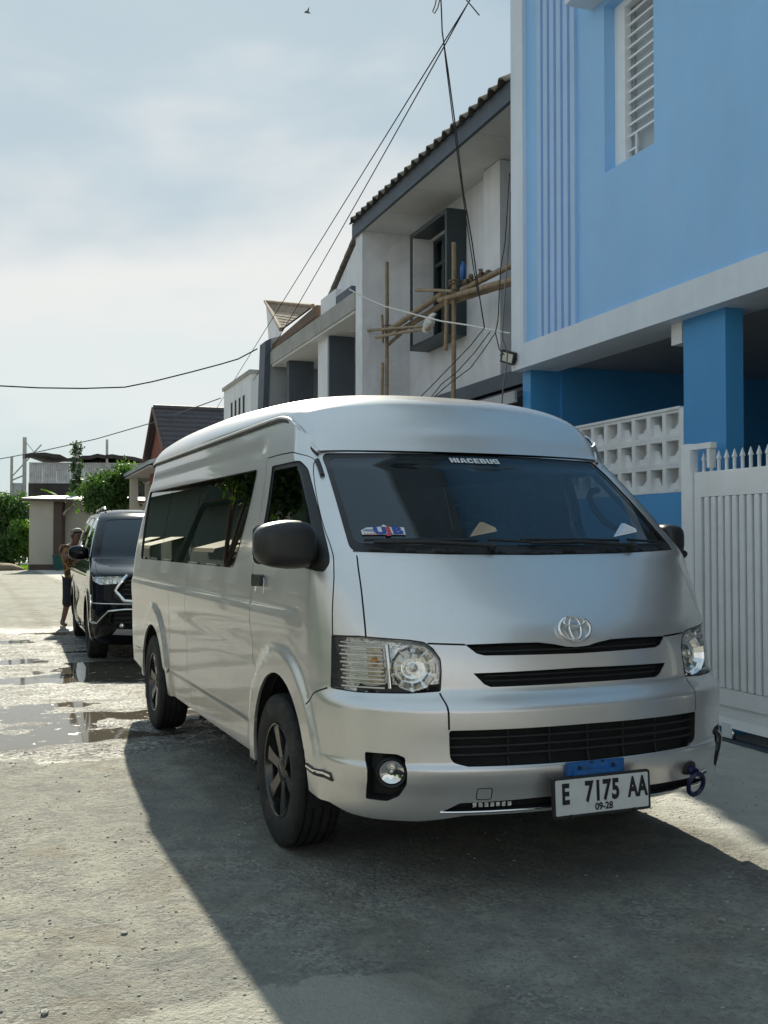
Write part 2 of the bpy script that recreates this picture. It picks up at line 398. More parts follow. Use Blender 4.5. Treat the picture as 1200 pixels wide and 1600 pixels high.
def wall(B, poly, name, m, parent, d0=0.0, d1=-.04, step=.02):
    """band that follows an outline on the skin, from depth d0 to d1"""
    P = dens(poly, step); e = np.roll(P, -1, 0)-np.roll(P, 1, 0); nn = np.stack([-e[:, 1], e[:, 0]], 1)/(np.linalg.norm(e, axis=1, keepdims=True)+1e-12)
    ar = (P[:, 0]*np.roll(P[:, 1], -1)-np.roll(P[:, 0], -1)*P[:, 1]).sum(); P = P+nn*(.0014 if ar > 0 else -.0014); a = B.off(P[:, 0], P[:, 1], d0); b = B.off(P[:, 0], P[:, 1], d1); n = len(P)
    mb = MB(); mb.add(list(a)+list(b), [(i, (i+1) % n, n+(i+1) % n, n+i) for i in range(n)], True)
    return mb.build(name, m, parent, True, fix=False, sharp=35)
def along(B, line, off, step=.03):
    L = dens(line, step, False); return [Vector(p) for p in B.off(L[:, 0], L[:, 1], off)]
def cut_panels(B, voids, gaps, named, spec, rest):
    """one triangulation of the whole skin; returns objects for every named region"""
    polys = [dens(p) for p in voids] + [g for g in gaps] + [dens(p) for _, p in named]
    pts = []
    for (x0, x1, q0, q1, sx, sq) in spec:
        gx, gy = np.meshgrid(np.arange(x0+sx/2, x1, sx), np.arange(q0+sq/2, q1, sq)); pts.append(np.stack([gx.ravel(), gy.ravel()], 1))
    g = far_from(np.concatenate(pts), polys, .009)
    X = B.Xt-.001
    outer = dens([(-X, .0005), (X, .0005), (X, B.qmax-.0005), (-X, B.qmax-.0005)], .04)
    V, F = cdt([outer]+polys, g); c = np.array([V[list(f)].mean(0) for f in F]); lab = np.full(len(F), -1)
    dead = np.zeros(len(F), bool); nv = len(voids)+len(gaps)
    for p in polys[:nv]: dead |= inpoly(c, p)
    names = []
    for k, p in enumerate(polys[nv:]):
        nm = named[k][0]
        if nm not in names: names.append(nm)
        h = inpoly(c, p) & (lab < 0); lab[h] = names.index(nm)
    out = {}
    for k, nm in enumerate(names): out[nm] = (V, [F[i] for i in np.where((lab == k) & ~dead)[0]])
    out[rest] = (V, [F[i] for i in np.where((lab < 0) & ~dead)[0]])
    return out
# ------------------------------------------------------------------ materials
def car_paint(name, col, dirt=.5):
    if name in MATS: return MATS[name]
    m, nt, b = nodes_of(name); P = posvec(nt)
    fl = tnoise(nt, P, 900, 2, .5); c = ramp(nt, fl, [(.3, tuple(x*.86 for x in col)), (.7, tuple(min(1, x*1.12) for x in col))])
    sep = N(nt, 'ShaderNodeSeparateXYZ'); nt.links.new(P, sep.inputs[0])
    low = mathn(nt, 'SUBTRACT', 1.0, mathn(nt, 'MULTIPLY', sep.outputs['Z'], 1.5), True)      # road dust thrown up along the sills
    d = mathn(nt, 'MULTIPLY', ramp(nt, tnoise(nt, P, 5, 8, .65), [(.38, 0.0), (.75, 1.0)]), mathn(nt, 'ADD', mathn(nt, 'MULTIPLY', low, .55), .10), True)
    c = mixc(nt, mathn(nt, 'MULTIPLY', d, dirt, True), c, (.26, .22, .17)); nt.links.new(c, b.inputs['Base Color'])
    b.inputs['Metallic'].default_value = .84
    nt.links.new(mathn(nt, 'ADD', mathn(nt, 'MULTIPLY', d, .2), .35), b.inputs['Roughness'])
    b.inputs['Coat Weight'].default_value = .75; b.inputs['Coat IOR'].default_value = 1.5
    nt.links.new(mathn(nt, 'ADD', mathn(nt, 'MULTIPLY', d, .18), .035), b.inputs['Coat Roughness'])
    MATS[name] = m; return m
mat('black_plastic', (.018, .019, .021), .5, 0, .25, 12, .15, 400)
mat('gloss_black', (.006, .006, .007), .08, 0, .1)
mat('cavity', (.010, .010, .011), .8, 0, .2)
mat('chrome', (.90, .90, .90), .06, 1.0, .03)
mat('lamp_rim', (.05, .05, .055), .3)
mat('bulb', (.75, .72, .66), .15, .8, .05)
mat('reflector', (.93, .92, .90), .10, 1.0, .05, 30, .45, 55)
mat('amber_reflector', (.80, .62, .45), .2, .7, .3, 40, .5, 90)
mat('lens_rib', (.80, .77, .70), .12, .5, .1)
mat('amber', (.62, .25, .07), .3)
mat('red_lens', (.35, .02, .015), .12, 0, .05, coat=1)
mat('mirror_shell', (.022, .022, .023), .38, 0, .15, 20, .08, 500)
mat('rim_metal', (.07, .068, .066), .12, .8, .15, 20)
mat('tyre', (.017, .017, .018), .72, 0, .35, 14, .5, 120, stain=(.10, .09, .075), stain_amt=.45)
mat('dash', (.035, .036, .04), .6); mat('seat_cloth', (.07, .065, .065), .9, 0, .2, 30); mat('cloth_grey', (.16, .16, .155), .9)
mat('sticker_white', (.72, .73, .74), .5, 0, .03); mat('sticker_blue', (.02, .06, .30), .45, 0, .05); mat('sticker_red', (.55, .05, .05), .45, 0, .05); mat('sticker_grey', (.25, .28, .33), .5)
mat('plate_white', (.66, .67, .67), .42, 0, .06, 14, stain=(.32, .30, .26), stain_amt=.25); mat('plate_black', (.012, .012, .013), .5)
mat('bracket_blue', (.012, .115, .36), .4, 0, .2, 30, .1, 200, stain=(.04, .04, .05), stain_amt=.5); mat('ring_blue', (.006, .012, .06), .35, 0, .2)
mat('sky_mirror', (.75, .80, .84), .03, 1.0, .02)
glass('glass_front', (.36, .42, .46), 1.52, 0, .05, (.78, .9, 1.0)); glass('glass_door', (.34, .38, .38), 1.52, 0, .02); glass('glass_dark', (.02, .025, .025), 1.5, 0, .01); glass('lens_clear', (.975, .975, .97), 1.45, .01)
def wave_mat(name, col, axis_scale, rough=.6, metal=.0, var=.2): return mat(name, col, rough, metal, var)
mat('blue_wall', (.30, .58, .92), .45, 0, .05, 1.2, .12, 90, stain=(.36, .52, .74), stain_amt=.3, streak=.05)
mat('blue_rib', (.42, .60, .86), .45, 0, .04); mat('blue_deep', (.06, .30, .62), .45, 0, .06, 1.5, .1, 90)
mat('white_trim', (.74, .80, .87), .5, 0, .05, 1.5, .08, 80, stain=(.45, .48, .5), stain_amt=.2, streak=.10)
mat('white_block', (.80, .82, .83), .75, 0, .06, 6, .15, 120, stain=(.45, .43, .40), stain_amt=.35, streak=.15)
mat('white_metal', (.90, .93, .95), .35, 0, .04, 4, stain=(.52, .49, .44), stain_amt=.15, streak=.06)
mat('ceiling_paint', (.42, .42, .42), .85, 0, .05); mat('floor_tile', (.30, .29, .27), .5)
mat('old_white', (.82, .83, .86), .6, 0, .08, 1.5, .2, 70, stain=(.46, .46, .46), stain_amt=.4, streak=.16)
mat('soffit_board', (.68, .68, .68), .85, 0, .06, 2, 0, 60, stain=(.74, .74, .72), stain_amt=.7)
mat('slate_paint', (.075, .095, .12), .6, 0, .12, 4); mat('bay_dark', (.028, .045, .05), .45, 0, .15, 5)
mat('grey_wall', (.34, .36, .38), .85, 0, .1, 1.2, .15, 70, stain=(.15, .16, .17), stain_amt=.4)
mat('concrete_slab', (.40, .39, .37), .9, 0, .12, 2, .3, 60, stain=(.2, .2, .19), stain_amt=.5)
mat('roof_tile', (.15, .135, .12), .85, 0, .25, 5, .3, 80, stain=(.05, .05, .045), stain_amt=.6)
mat('roof_tile_brown', (.30, .23, .17), .85, 0, .25, 4, .3, 80, stain=(.10, .08, .06), stain_amt=.5)
mat('roof_tile_dark', (.055, .05, .06), .7, 0, .2, 5, .2, 80); mat('brick_red', (.25, .075, .045), .85, 0, .15, 3, .2, 60); mat('timber_brown', (.13, .075, .045), .7, 0, .25, 6)
mat('bamboo', (.30, .215, .13), .55, 0, .28, 7, .2, 60, stain=(.16, .11, .07), stain_amt=.5); mat('bamboo_node', (.24, .17, .10), .6)
mat('cream_wall', (.55, .51, .44), .85, 0, .07, 1.0, .1, 60, stain=(.35, .32, .28), stain_amt=.35); mat('brown_paint', (.10, .065, .055), .6)
mat('sheet_metal', (.42, .43, .45), .5, .3, .2, 2, 0, 60, stain=(.22, .16, .12), stain_amt=.5); mat('dark_sheet', (.035, .03, .03), .8, 0, .3, 2)
mat('bark', (.12, .09, .065), .9, 0, .3, 8, .6, 30); mat('cable_black', (.05, .05, .055), .95, spec=.1); mat('cable_grey', (.14, .145, .15), .95, spec=.1)
mat('bin_green', (.02, .11, .10), .45); mat('bottle_blue', (.02, .12, .42), .35); mat('white_cloth', (.70, .70, .68), .9, 0, .1, 30)
mat('led_panel', (.62, .62, .55), .25); mat('awning_cream', (.40, .38, .26), .7, 0, .08); mat('green_wall', (.06, .10, .085), .85, 0, .1)
glass('pane_dark', (.10, .12, .13), 1.5, 0, .03); glass('pane_pale', (.85, .87, .88), 1.5, .0, .0)
mat('curtain', (.85, .85, .86), .9, 0, .08, 3)
def leaf_mat(name, c1, c2, trans=.35):
    m, nt, b = nodes_of(name); P = posvec(nt); c = ramp(nt, tnoise(nt, P, 3.2, 5, .6), [(.3, c1), (.7, c2)]); nt.links.new(c, b.inputs['Base Color'])
    b.inputs['Roughness'].default_value = .5; out = nt.nodes['Material Output']
    t = N(nt, 'ShaderNodeBsdfTranslucent'); nt.links.new(mixc(nt, 1.0, c, (1.5, 1.6, .5), 'MULTIPLY'), t.inputs[0])
    mx = N(nt, 'ShaderNodeMixShader'); mx.inputs[0].default_value = trans; nt.links.new(b.outputs[0], mx.inputs[1]); nt.links.new(t.outputs[0], mx.inputs[2]); nt.links.new(mx.outputs[0], out.inputs[0])
    MATS[name] = m; return m
leaf_mat('leaf_mid', (.03, .075, .02), (.075, .15, .035)); leaf_mat('leaf_dark', (.02, .05, .018), (.045, .095, .03)); leaf_mat('leaf_bright', (.06, .14, .02), (.14, .25, .05), .45)
def N_mixf(nt, f, a, b):
    m = N(nt, 'ShaderNodeMix', data_type='FLOAT'); nt.links.new(f, m.inputs[0]); m.inputs[2].default_value = a; nt.links.new(b, m.inputs[3]); return m.outputs[0]
def ground_mat():
    m, nt, b = nodes_of('dusty_concrete'); P = posvec(nt); sep = N(nt, 'ShaderNodeSeparateXYZ'); nt.links.new(P, sep.inputs[0]); X, Y = sep.outputs['X'], sep.outputs['Y']
    big = tnoise(nt, P, .9, 6, .62, .4); mid = tnoise(nt, P, 5, 8, .7, .3); fine = tnoise(nt, P, 46, 6, .7); speck = tnoise(nt, P, 130, 3, .6)
    dust = ramp(nt, big, [(.30, (.245, .238, .21)), (.5, (.37, .362, .31)), (.72, (.49, .476, .40))])
    c = mixc(nt, ramp(nt, mid, [(.38, .9), (.60, 0.0)]), dust, (.225, .222, .212))
    c = mixc(nt, ramp(nt, fine, [(.34, .8), (.50, 0.0)]), c, (.16, .158, .148))
    c = mixc(nt, ramp(nt, speck, [(.66, 0.0), (.74, .7)]), c, (.46, .44, .40)); c = mixc(nt, ramp(nt, speck, [(.25, .8), (.34, 0.0)]), c, (.07, .07, .07))
    vo = N(nt, 'ShaderNodeTexVoronoi'); vo.inputs['Scale'].default_value = 62; nt.links.new(P, vo.inputs['Vector']); gsel = mathn(nt, 'MULTIPLY', ramp(nt, tnoise(nt, P, 2.1, 7, .68, .5), [(.46, 0.0), (.60, 1.0)]), .75)
    sepc = N(nt, 'ShaderNodeSeparateColor'); nt.links.new(vo.outputs['Color'], sepc.inputs[0]); c = mixc(nt, mathn(nt, 'MULTIPLY', gsel, .55), c, ramp(nt, sepc.outputs[0], [(.2, (.13, .13, .126)), (.55, (.31, .30, .27)), (.9, (.50, .49, .44))]))
    c = mixc(nt, ramp(nt, tnoise(nt, P, 1.3, 6, .66, .8), [(.56, 0.0), (.70, .55)]), c, (.21, .16, .115))
    # smoother apron in front of the gate, and a smeared cement patch
    ed = mathn(nt, 'ADD', X, mathn(nt, 'MULTIPLY', mathn(nt, 'SUBTRACT', big, .5), .9)); ap = ramp(nt, ed, [(.0, 0.0), (1.0, 1.0)])
    rp = N(nt, 'ShaderNodeMapRange'); nt.links.new(ed, rp.inputs[0]); rp.inputs[1].default_value = .75; rp.inputs[2].default_value = 1.2
    apron = mixc(nt, ramp(nt, mid, [(.3, 0.0), (.7, 1.0)]), (.50, .50, .47), (.66, .66, .61)); c = mixc(nt, rp.outputs[0], c, apron)
    dx = mathn(nt, 'DIVIDE', mathn(nt, 'SUBTRACT', X, -1.42), .62); dy = mathn(nt, 'DIVIDE', mathn(nt, 'ADD', Y, .62), .26)
    rr = mathn(nt, 'ADD', mathn(nt, 'ADD', mathn(nt, 'MULTIPLY', dx, dx), mathn(nt, 'MULTIPLY', dy, dy)), mathn(nt, 'MULTIPLY', mathn(nt, 'SUBTRACT', mid, .5), 2.4))
    pt = N(nt, 'ShaderNodeMapRange'); nt.links.new(rr, pt.inputs[0]); pt.inputs[1].default_value = 1.0; pt.inputs[2].default_value = .82
    c = mixc(nt, mathn(nt, 'MULTIPLY', pt.outputs[0], .8), c, mixc(nt, fine, (.42, .41, .36), (.52, .505, .44)))
    tx = mathn(nt, 'ABSOLUTE', mathn(nt, 'SUBTRACT', mathn(nt, 'ABSOLUTE', mathn(nt, 'ADD', X, .05)), .86)); tk = N(nt, 'ShaderNodeMapRange'); nt.links.new(mathn(nt, 'ADD', tx, mathn(nt, 'MULTIPLY', mathn(nt, 'SUBTRACT', big, .5), .35)), tk.inputs[0]); tk.inputs[1].default_value = .20; tk.inputs[2].default_value = .06
    c = mixc(nt, mathn(nt, 'MULTIPLY', mathn(nt, 'MULTIPLY', tk.outputs[0], ramp(nt, mid, [(.34, 1.0), (.66, .2)])), .5), c, (.15, .125, .098))
    # wash water: wet film north of the dry edge
    yb = mathn(nt, 'ADD', Y, mathn(nt, 'MULTIPLY', mathn(nt, 'SUBTRACT', tnoise(nt, P, 1.1, 6, .65), .5), 2.0))
    w1 = N(nt, 'ShaderNodeMapRange'); nt.links.new(yb, w1.inputs[0]); w1.inputs[1].default_value = 3.25; w1.inputs[2].default_value = 3.45
    w2 = N(nt, 'ShaderNodeMapRange'); nt.links.new(yb, w2.inputs[0]); w2.inputs[1].default_value = 13.6; w2.inputs[2].default_value = 12.4
    xb = mathn(nt, 'ADD', X, mathn(nt, 'MULTIPLY', mathn(nt, 'SUBTRACT', big, .5), 2.0)); w3 = N(nt, 'ShaderNodeMapRange'); nt.links.new(xb, w3.inputs[0]); w3.inputs[1].default_value = 2.2; w3.inputs[2].default_value = 1.6
    wet = mathn(nt, 'MULTIPLY', mathn(nt, 'MULTIPLY', w1.outputs[0], w2.outputs[0]), w3.outputs[0])
    c = mixc(nt, mathn(nt, 'MULTIPLY', wet, .74), c, (.06, .055, .048))
    mpn = N(nt, 'ShaderNodeMapping'); mpn.inputs['Scale'].default_value = (1.0, 2.2, 1); nt.links.new(P, mpn.inputs['Vector'])
    foam = mathn(nt, 'MULTIPLY', ramp(nt, tnoise(nt, mpn.outputs[0], 2.3, 10, .74, .5), [(.43, 0.0), (.53, 1.0)]), wet)
    c = mixc(nt, mathn(nt, 'MULTIPLY', foam, .55), c, mixc(nt, ramp(nt, tnoise(nt, P, 34, 4, .6), [(.44, 0.0), (.56, 1.0)]), (.12, .115, .10), (.80, .80, .78)))
    nt.links.new(c, b.inputs['Base Color'])
    rgh = ramp(nt, tnoise(nt, P, 30, 7, .75), [(.47, .07), (.54, .88)]); nt.links.new(N_mixf(nt, wet, .93, rgh), b.inputs['Roughness'])
    b.inputs['Specular IOR Level'].default_value = .42
    h = mathn(nt, 'ADD', mathn(nt, 'MULTIPLY', fine, 1.0), mathn(nt, 'ADD', mathn(nt, 'MULTIPLY', speck, .5), mathn(nt, 'ADD', mathn(nt, 'MULTIPLY', mid, 2.2), mathn(nt, 'MULTIPLY', mathn(nt, 'MULTIPLY', gsel, vo.outputs['Distance']), -.7))))
    bump(nt, b, h, 1.0, .016); MATS['ground'] = m; return m
def water_mat():
    m, nt, b = nodes_of('wash_water'); P = posvec(nt); b.inputs['Base Color'].default_value = (.10, .088, .068, 1); b.inputs['Roughness'].default_value = .03; b.inputs['IOR'].default_value = 1.33
    f = ramp(nt, tnoise(nt, P, 7, 9, .75, .4), [(.60, 0.0), (.66, .85)]); nt.links.new(mixc(nt, f, (.11, .096, .074), (.62, .61, .58)), b.inputs['Base Color'])
    nt.links.new(mathn(nt, 'ADD', mathn(nt, 'MULTIPLY', f, .6), .03), b.inputs['Roughness'])
    bump(nt, b, mathn(nt, 'ADD', tnoise(nt, P, 9, 3, .5), mathn(nt, 'MULTIPLY', f, 1.5)), .06, .006); MATS['water'] = m; return m
# ------------------------------------------------------------------ ground
def vnoise(x, y, seed=0):
    xi, yi = np.floor(x).astype(int), np.floor(y).astype(int); fx, fy = x-xi, y-yi; fx = fx*fx*(3-2*fx); fy = fy*fy*(3-2*fy)
    def h(a, b):
        n = (a*374761393 + b*668265263 + seed*974634777) & 0x7fffffff; n = ((n ^ (n >> 13))*1274126177) & 0x7fffffff; return ((n ^ (n >> 16)) & 0xffff)/65535.0
    return (h(xi, yi)*(1-fx)+h(xi+1, yi)*fx)*(1-fy) + (h(xi, yi+1)*(1-fx)+h(xi+1, yi+1)*fx)*fy
def fbm(x, y, f, o=4, seed=0):
    s = 0; a = .5; t = 0
    for k in range(o): s = s+a*vnoise(x*f, y*f, seed+k); t += a; a *= .55; f *= 2.03
    return s/t-.5
def ground_h(x, y):
    wet = sstep(3.1, 3.9, y+1.4*fbm(x, y, 1.1, 3, 5))*sstep(13.4, 12.2, y)*sstep(2.2, 1.4, x)*sstep(-9.5, -8, x)
    dry = .006 + .010*fbm(x, y, .7, 3, 1) + .010*fbm(x, y, 5, 4, 2) + .006*fbm(x, y, 17, 3, 3)
    pud = .058*fbm(x*.55, y*1.3, .95, 4, 9) + .012*fbm(x, y, 6, 3, 4) + .001
    h = dry*(1-wet)+pud*wet
    for s in (-.83, .83):          # packed flat where the minibus stands
        for v in (1.05, 4.16): h = h*sstep(.12, .35, np.hypot(x-s, y-v))
    return h*sstep(26, 16, np.abs(y))*sstep(14, 9, np.abs(x))
def build_ground():
    def axis(lo, hi, d, far):
        a = list(np.arange(lo, hi+1e-6, d)); st = d
        while a[-1] < far: st *= 1.22; a.append(a[-1]+st)
        st = d
        while a[0] > -far: st *= 1.22; a.insert(0, a[0]-st)
        return np.array(a)
    xs = axis(-4.6, 3.2, .034, 1500); ys = np.unique(np.concatenate([axis(-1.4, 6.5, .034, 1500)[:]])); ys = ys[(ys < 6.6)]; ys = np.concatenate([ys, np.arange(6.66, 14.5, .07)]); st = .09
    while ys[-1] < 1500: st *= 1.2; ys = np.append(ys, ys[-1]+st)
    X, Y = np.meshgrid(xs, ys, indexing='ij'); Z = ground_h(X, Y); nx, ny = X.shape
    V = np.stack([X.ravel(), Y.ravel(), Z.ravel()], 1); I = np.arange(nx*ny).reshape(nx, ny)
    F = np.stack([I[:-1, :-1].ravel(), I[1:, :-1].ravel(), I[1:, 1:].ravel(), I[:-1, 1:].ravel()], 1)
    me = bpy.data.meshes.new('ground'); me.from_pydata(V.tolist(), [], F.tolist()); me.polygons.foreach_set('use_smooth', [True]*len(me.polygons)); me.materials.append(ground_mat()); me.update()
    tag(link('ground', me), kind='structure')
    # shallow wash water, shows where the ground dips below it
    mb = MB(); pts = [(-9.5+.0, 3.0), (2.3, 3.0), (2.3, 13.6), (-9.5, 13.6)]; mb.add([(x, y, -.002) for x, y in pts], [(0, 1, 2, 3)]); tag(mb.build('puddle_water', water_mat()), kind='structure')
    # loose grit
    proto = []
    for k in range(6):
        bm = bmesh.new(); bmesh.ops.create_icosphere(bm, subdivisions=1, radius=1)
        for v in bm.verts: v.co *= random.uniform(.7, 1.15)
        for v in bm.verts: v.co.z *= .6
        proto.append(([tuple(v.co) for v in bm.verts], [tuple(v.index for v in f.verts) for f in bm.faces])); bm.free()
    mb = MB(); n = 0
    while n < 9000:
        x = rng.uniform(-4.4, 2.6); y = -1.2+rng.random()**1.5*6.5
        if fbm(np.array(x), np.array(y), .9, 3, 21) < rng.uniform(-.16, .12): continue
        s = .0018+.0065*rng.random()**8+.0020*rng.random(); v, f = proto[n % 6]; t = rng.uniform(0, 6.28); c, sn = math.cos(t), math.sin(t); z = float(ground_h(np.array(x), np.array(y)))
        mb.add([(x+s*(a*c-b*sn), y+s*(a*sn+b*c), z+s*(d*.8+.25)) for a, b, d in v], f); n += 1
    tag(mb.build('grit', mat('grit_stone', (.33, .32, .29), .9, 0, .5, 40), fix=False), 'grey stone grit scattered over the dusty concrete', 'gravel', kind='stuff')
    # a few larger stones
    for i, (x, y, s) in enumerate(((-2.02, -.30, .017), (-1.72, .22, .014), (.28, -.45, .016), (.62, -.1, .013))):
        v, f = proto[i]; mb = MB(); z = float(ground_h(np.array(x), np.array(y))); mb.add([(x+s*a, y+s*b*1.2, z+s*(d*.8+.3)) for a, b, d in v], f)
        o = mb.build('stone', MATS['grit_stone']); tag(o, ['dark loose stone on sunlit dusty ground left of the minibus shadow', 'small grey stone on sunlit ground beside the shadow edge', 'pale stone in the shade below the number plate', 'small stone in shade towards the lower right'][i], 'stone', 'loose stones on the ground')
build_ground()
# ------------------------------------------------------------------ street frame: x = -n (n towards the street), y = along, z = up
BA = math.radians(2.6); BO = (2.72, 2.70, 0)
def street_thing(name, label, cat, group=None): return thing(name, label, cat, BO, -BA, group)
def bx(n0, n1, s0, s1, h0, h1, bev=0): return MB().box(-n1, -n0, s0, s1, h0, h1, bev)
def poly_s(pts, n0, n1):      # polygon in (s,h), extruded in n
    return MB().prism(pts, lambda a, b, d: Vector((-d, a, b)), n0, n1)
def poly_n(pts, s0, s1):      # polygon in (n,h), extruded along s
    return MB().prism(pts, lambda a, b, d: Vector((-a, d, b)), s0, s1)
def blue_house():
    r = street_thing('blue_house', 'two-storey pale blue house with white trim band and open carport, right of the minibus', 'house')
    W = MATS['blue_wall']; T = MATS['white_trim']; D = MATS['blue_deep']
    w0, w1, wb, wt = .335, 1.035, 4.40, 5.80
    mb = MB()
    for (s0, s1, h0, h1) in ((w1, 2.42, 3.22, 7.6), (-4.6, w0, 3.22, 7.6), (w0, w1, 3.22, wb), (w0, w1, wt, 7.6)): mb.box(-.08, .18, s0, s1, h0, h1)
    mb.build('upper_wall', W, r)
    bx(-.30, .12, -4.6, 2.665, 2.99, 3.222).build('floor_band', T, r); bx(-.30, .12, 2.42, 2.665, 3.222, 7.6).build('corner_band', T, r)
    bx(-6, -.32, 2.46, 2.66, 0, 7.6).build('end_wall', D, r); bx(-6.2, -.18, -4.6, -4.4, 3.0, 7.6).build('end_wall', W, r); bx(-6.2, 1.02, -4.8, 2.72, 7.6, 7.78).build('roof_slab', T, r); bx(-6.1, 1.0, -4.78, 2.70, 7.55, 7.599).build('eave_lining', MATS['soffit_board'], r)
    v_ = bx(.35, .75, .9, 1.5, 7.535, 7.549).build('eave_vent', MATS['slate_paint'], r)
    for k in range(8): bx(.36, .74, .93+.07*k, .965+.07*k, 7.525, 7.534).build('vent_louvre', MATS['concrete_slab'], v_)
    for k in range(6):
        s = 1.475+.1215*k; bx(.08, .108, s, s+.075, 3.222, 7.6).build('wall_rib', MATS['blue_rib'], r)
    # window
    w = bx(-.12, -.02, w0+.001, w0+.06, wb, wt).build('window', MATS['white_metal'], r)
    for a in ((w1-.15, w1-.001, wb, wt), (w0+.06, w1-.15, wb+.001, wb+.06), (w0+.06, w1-.15, wt-.06, wt-.001)): bx(-.12, -.02 if a[1]-a[0] > .2 else -.021, *a).build('window_frame', MATS['white_metal'], w)
    bx(-.09, -.084, w0+.06, w1-.15, wb+.06, wt-.06).build('pane', MATS['pane_pale'], w); bx(-.145, -.13, w0+.002, w1-.002, wb+.002, wt-.002).build('curtain', MATS['curtain'], w)
    for k in range(12): bx(-.072, -.056, w0+.06, w1-.15, wb+.26+.092*k, wb+.278+.092*k).build('grille_bar', MATS['white_metal'], w)
    for s0, h0, h1 in ((w0+.10, wb+.06, wb+.26), (w1-.26, wb+.06, wb+.26)): bx(-.072, -.056, s0, s0+.016, h0, h1).build('grille_bar', MATS['white_metal'], w)
    for s0, s1, hh in ((w0+.06, w0+.10, wb+.16), (w1-.26, w1-.15, wb+.14)): bx(-.071, -.057, s0, s1, hh, hh+.016).build('grille_bar', MATS['white_metal'], w)
    bx(-.02, .01, w0-.0, w1, wb-.02, wb-.001).build('sill', T, w)
    bx(.08, .34, .15, 1.225, 5.855, 5.95).build('window_hood', T, r)
    # ground floor
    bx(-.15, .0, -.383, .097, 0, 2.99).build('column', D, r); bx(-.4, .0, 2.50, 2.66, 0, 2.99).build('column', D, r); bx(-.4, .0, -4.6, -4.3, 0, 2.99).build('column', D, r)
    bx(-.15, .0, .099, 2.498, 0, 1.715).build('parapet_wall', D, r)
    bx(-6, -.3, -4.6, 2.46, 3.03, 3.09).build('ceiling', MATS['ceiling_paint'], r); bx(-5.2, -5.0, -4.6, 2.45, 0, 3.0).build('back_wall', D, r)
    bx(-5, -.16, -4.6, 2.45, .01, .05).build('carport_floor', MATS['floor_tile'], r)
    bx(-.12, -.01, .13, .26, 2.83, 2.989).build('ceiling_box', MATS['white_block'], r)
    MB().tube([(1.0, -.75, 3.028), (1.0, -.75, 3.015)], .06, 20).build('downlight', MATS['white_metal'], r)
    # pierced screen wall
    cell = .2075; me = {}
    for ty in (0, 1):
        mb = MB(); t = .024; c = cell
        mb.box(0, .14, 0, t, 0, c-.001).box(0, .14, c-t, c-.001, 0, c-.001).box(.001, .139, t, c-t, 0, t).box(.001, .139, t, c-t, c-t, c-.001)
        st = [(t, .118), (.080, .118), (.125, .072), (c-t, .072)] if ty == 0 else [(t, .050), (.085, .060), (.140, .125), (c-t, .125)]
        lowp = [(t, t), (c-t, t)] + st[::-1]; mb.prism(lowp, lambda a, b, d: Vector((d + (b-t)*.12, a, b)), .030, .046)
        upp = [(c-t, c-t), (t, c-t)] + st if ty == 0 else [(c-t-.05, c-t), (t, c-t), st[0], st[1], (.120, .105), (c-t-.05, .14)]
        mb.prism(upp, lambda a, b, d: Vector((d - (b-c)*.2, a, b)), .085, .100)
        me[ty] = mb.mesh('breeze_block', MATS['white_block'])
    for col in range(11):
        for row in range(3):
            o = link('breeze_block', me[col % 2], r); o.location = (.004, .145+cell*col, 1.717+cell*row)
    bx(-.13, .006, .099, .144, 1.717, 2.345).build('screen_border', MATS['white_block'], r); bx(-.13, .006, .145, 2.49, 1.717+3*cell, 1.717+3*cell+.02).build('screen_border', MATS['white_block'], r)
    bx(-.13, .006, .145+11*cell, 2.495, 1.717, 1.717+3*cell).build('screen_border', MATS['white_block'], r)
blue_house()
def gate():
    r = street_thing('sliding_gate', 'white steel sliding gate with vertical bars and spiked top rail', 'gate'); M_ = MATS['white_metal']
    e = -2.6
    bx(.10, .17, -.20, -.10, .06, 2.04).build('gate_post', M_, r); bx(.03, .099, -.165, -.105, .06, 1.86).build('gate_post', M_, r); bx(.11, .16, -.42, -.201, 1.995, 2.035).build('guide_arm', M_, r); bx(.10, .155, -.40, -.37, 1.86, 1.994).build('guide_roller', M_, r)
    bx(.105, .145, e, -.215, 1.66, 1.835).build('top_rail', M_, r); bx(.106, .144, e, -.215, .245, .355).build('bottom_rail', M_, r); bx(.105, .145, -.29, -.215, .356, 1.659).build('end_stile', M_, r)
    poly_n([(.10, .10), (.15, .10), (.135, .16), (.13, .244), (.10, .244)], e, -.43).build('skirt_panel', M_, r); bx(.1, .14, -.44, -.25, .18, .244).build('skirt_plate', M_, r)
    bar = bx(.112, .150, 0, .044, .356, 1.659, .012).build('gate_bar', M_, r); bar.location.y = -.37
    k = 1
    while -.37-.0735*k > e+.06: inst(bar, (0, -.37-.0735*k, 0)); k += 1
    sp = MB(); c = .125; sp.loft([[(-c+.008*a*t, .008*b*t, h) for a, b in ((-1, -1), (1, -1), (1, 1), (-1, 1))] for t, h in ((1.0, 1.8355), (1.0, 1.915), (1.7, 1.92), (.15, 1.975))], False, True); sp = sp.build('gate_spike', M_, r); sp.location.y = -.30; k = 1
    while -.30-.0815*k > e: inst(sp, (0, -.30-.0815*k, 0)); k += 1
    w = MB().lathe([(-.14, .001), (-.14, .05), (-.11, .05), (-.11, .001)], (0, -.55, .058), 'x', 20).build('roller_wheel', MATS['chrome'], r); bx(.142, .15, -.60, -.50, .03, .13).build('wheel_plate', M_, r)
    bx(.08, .17, -4.4, .1, .0, .018).build('floor_track', MATS['slate_paint'], r)
gate()
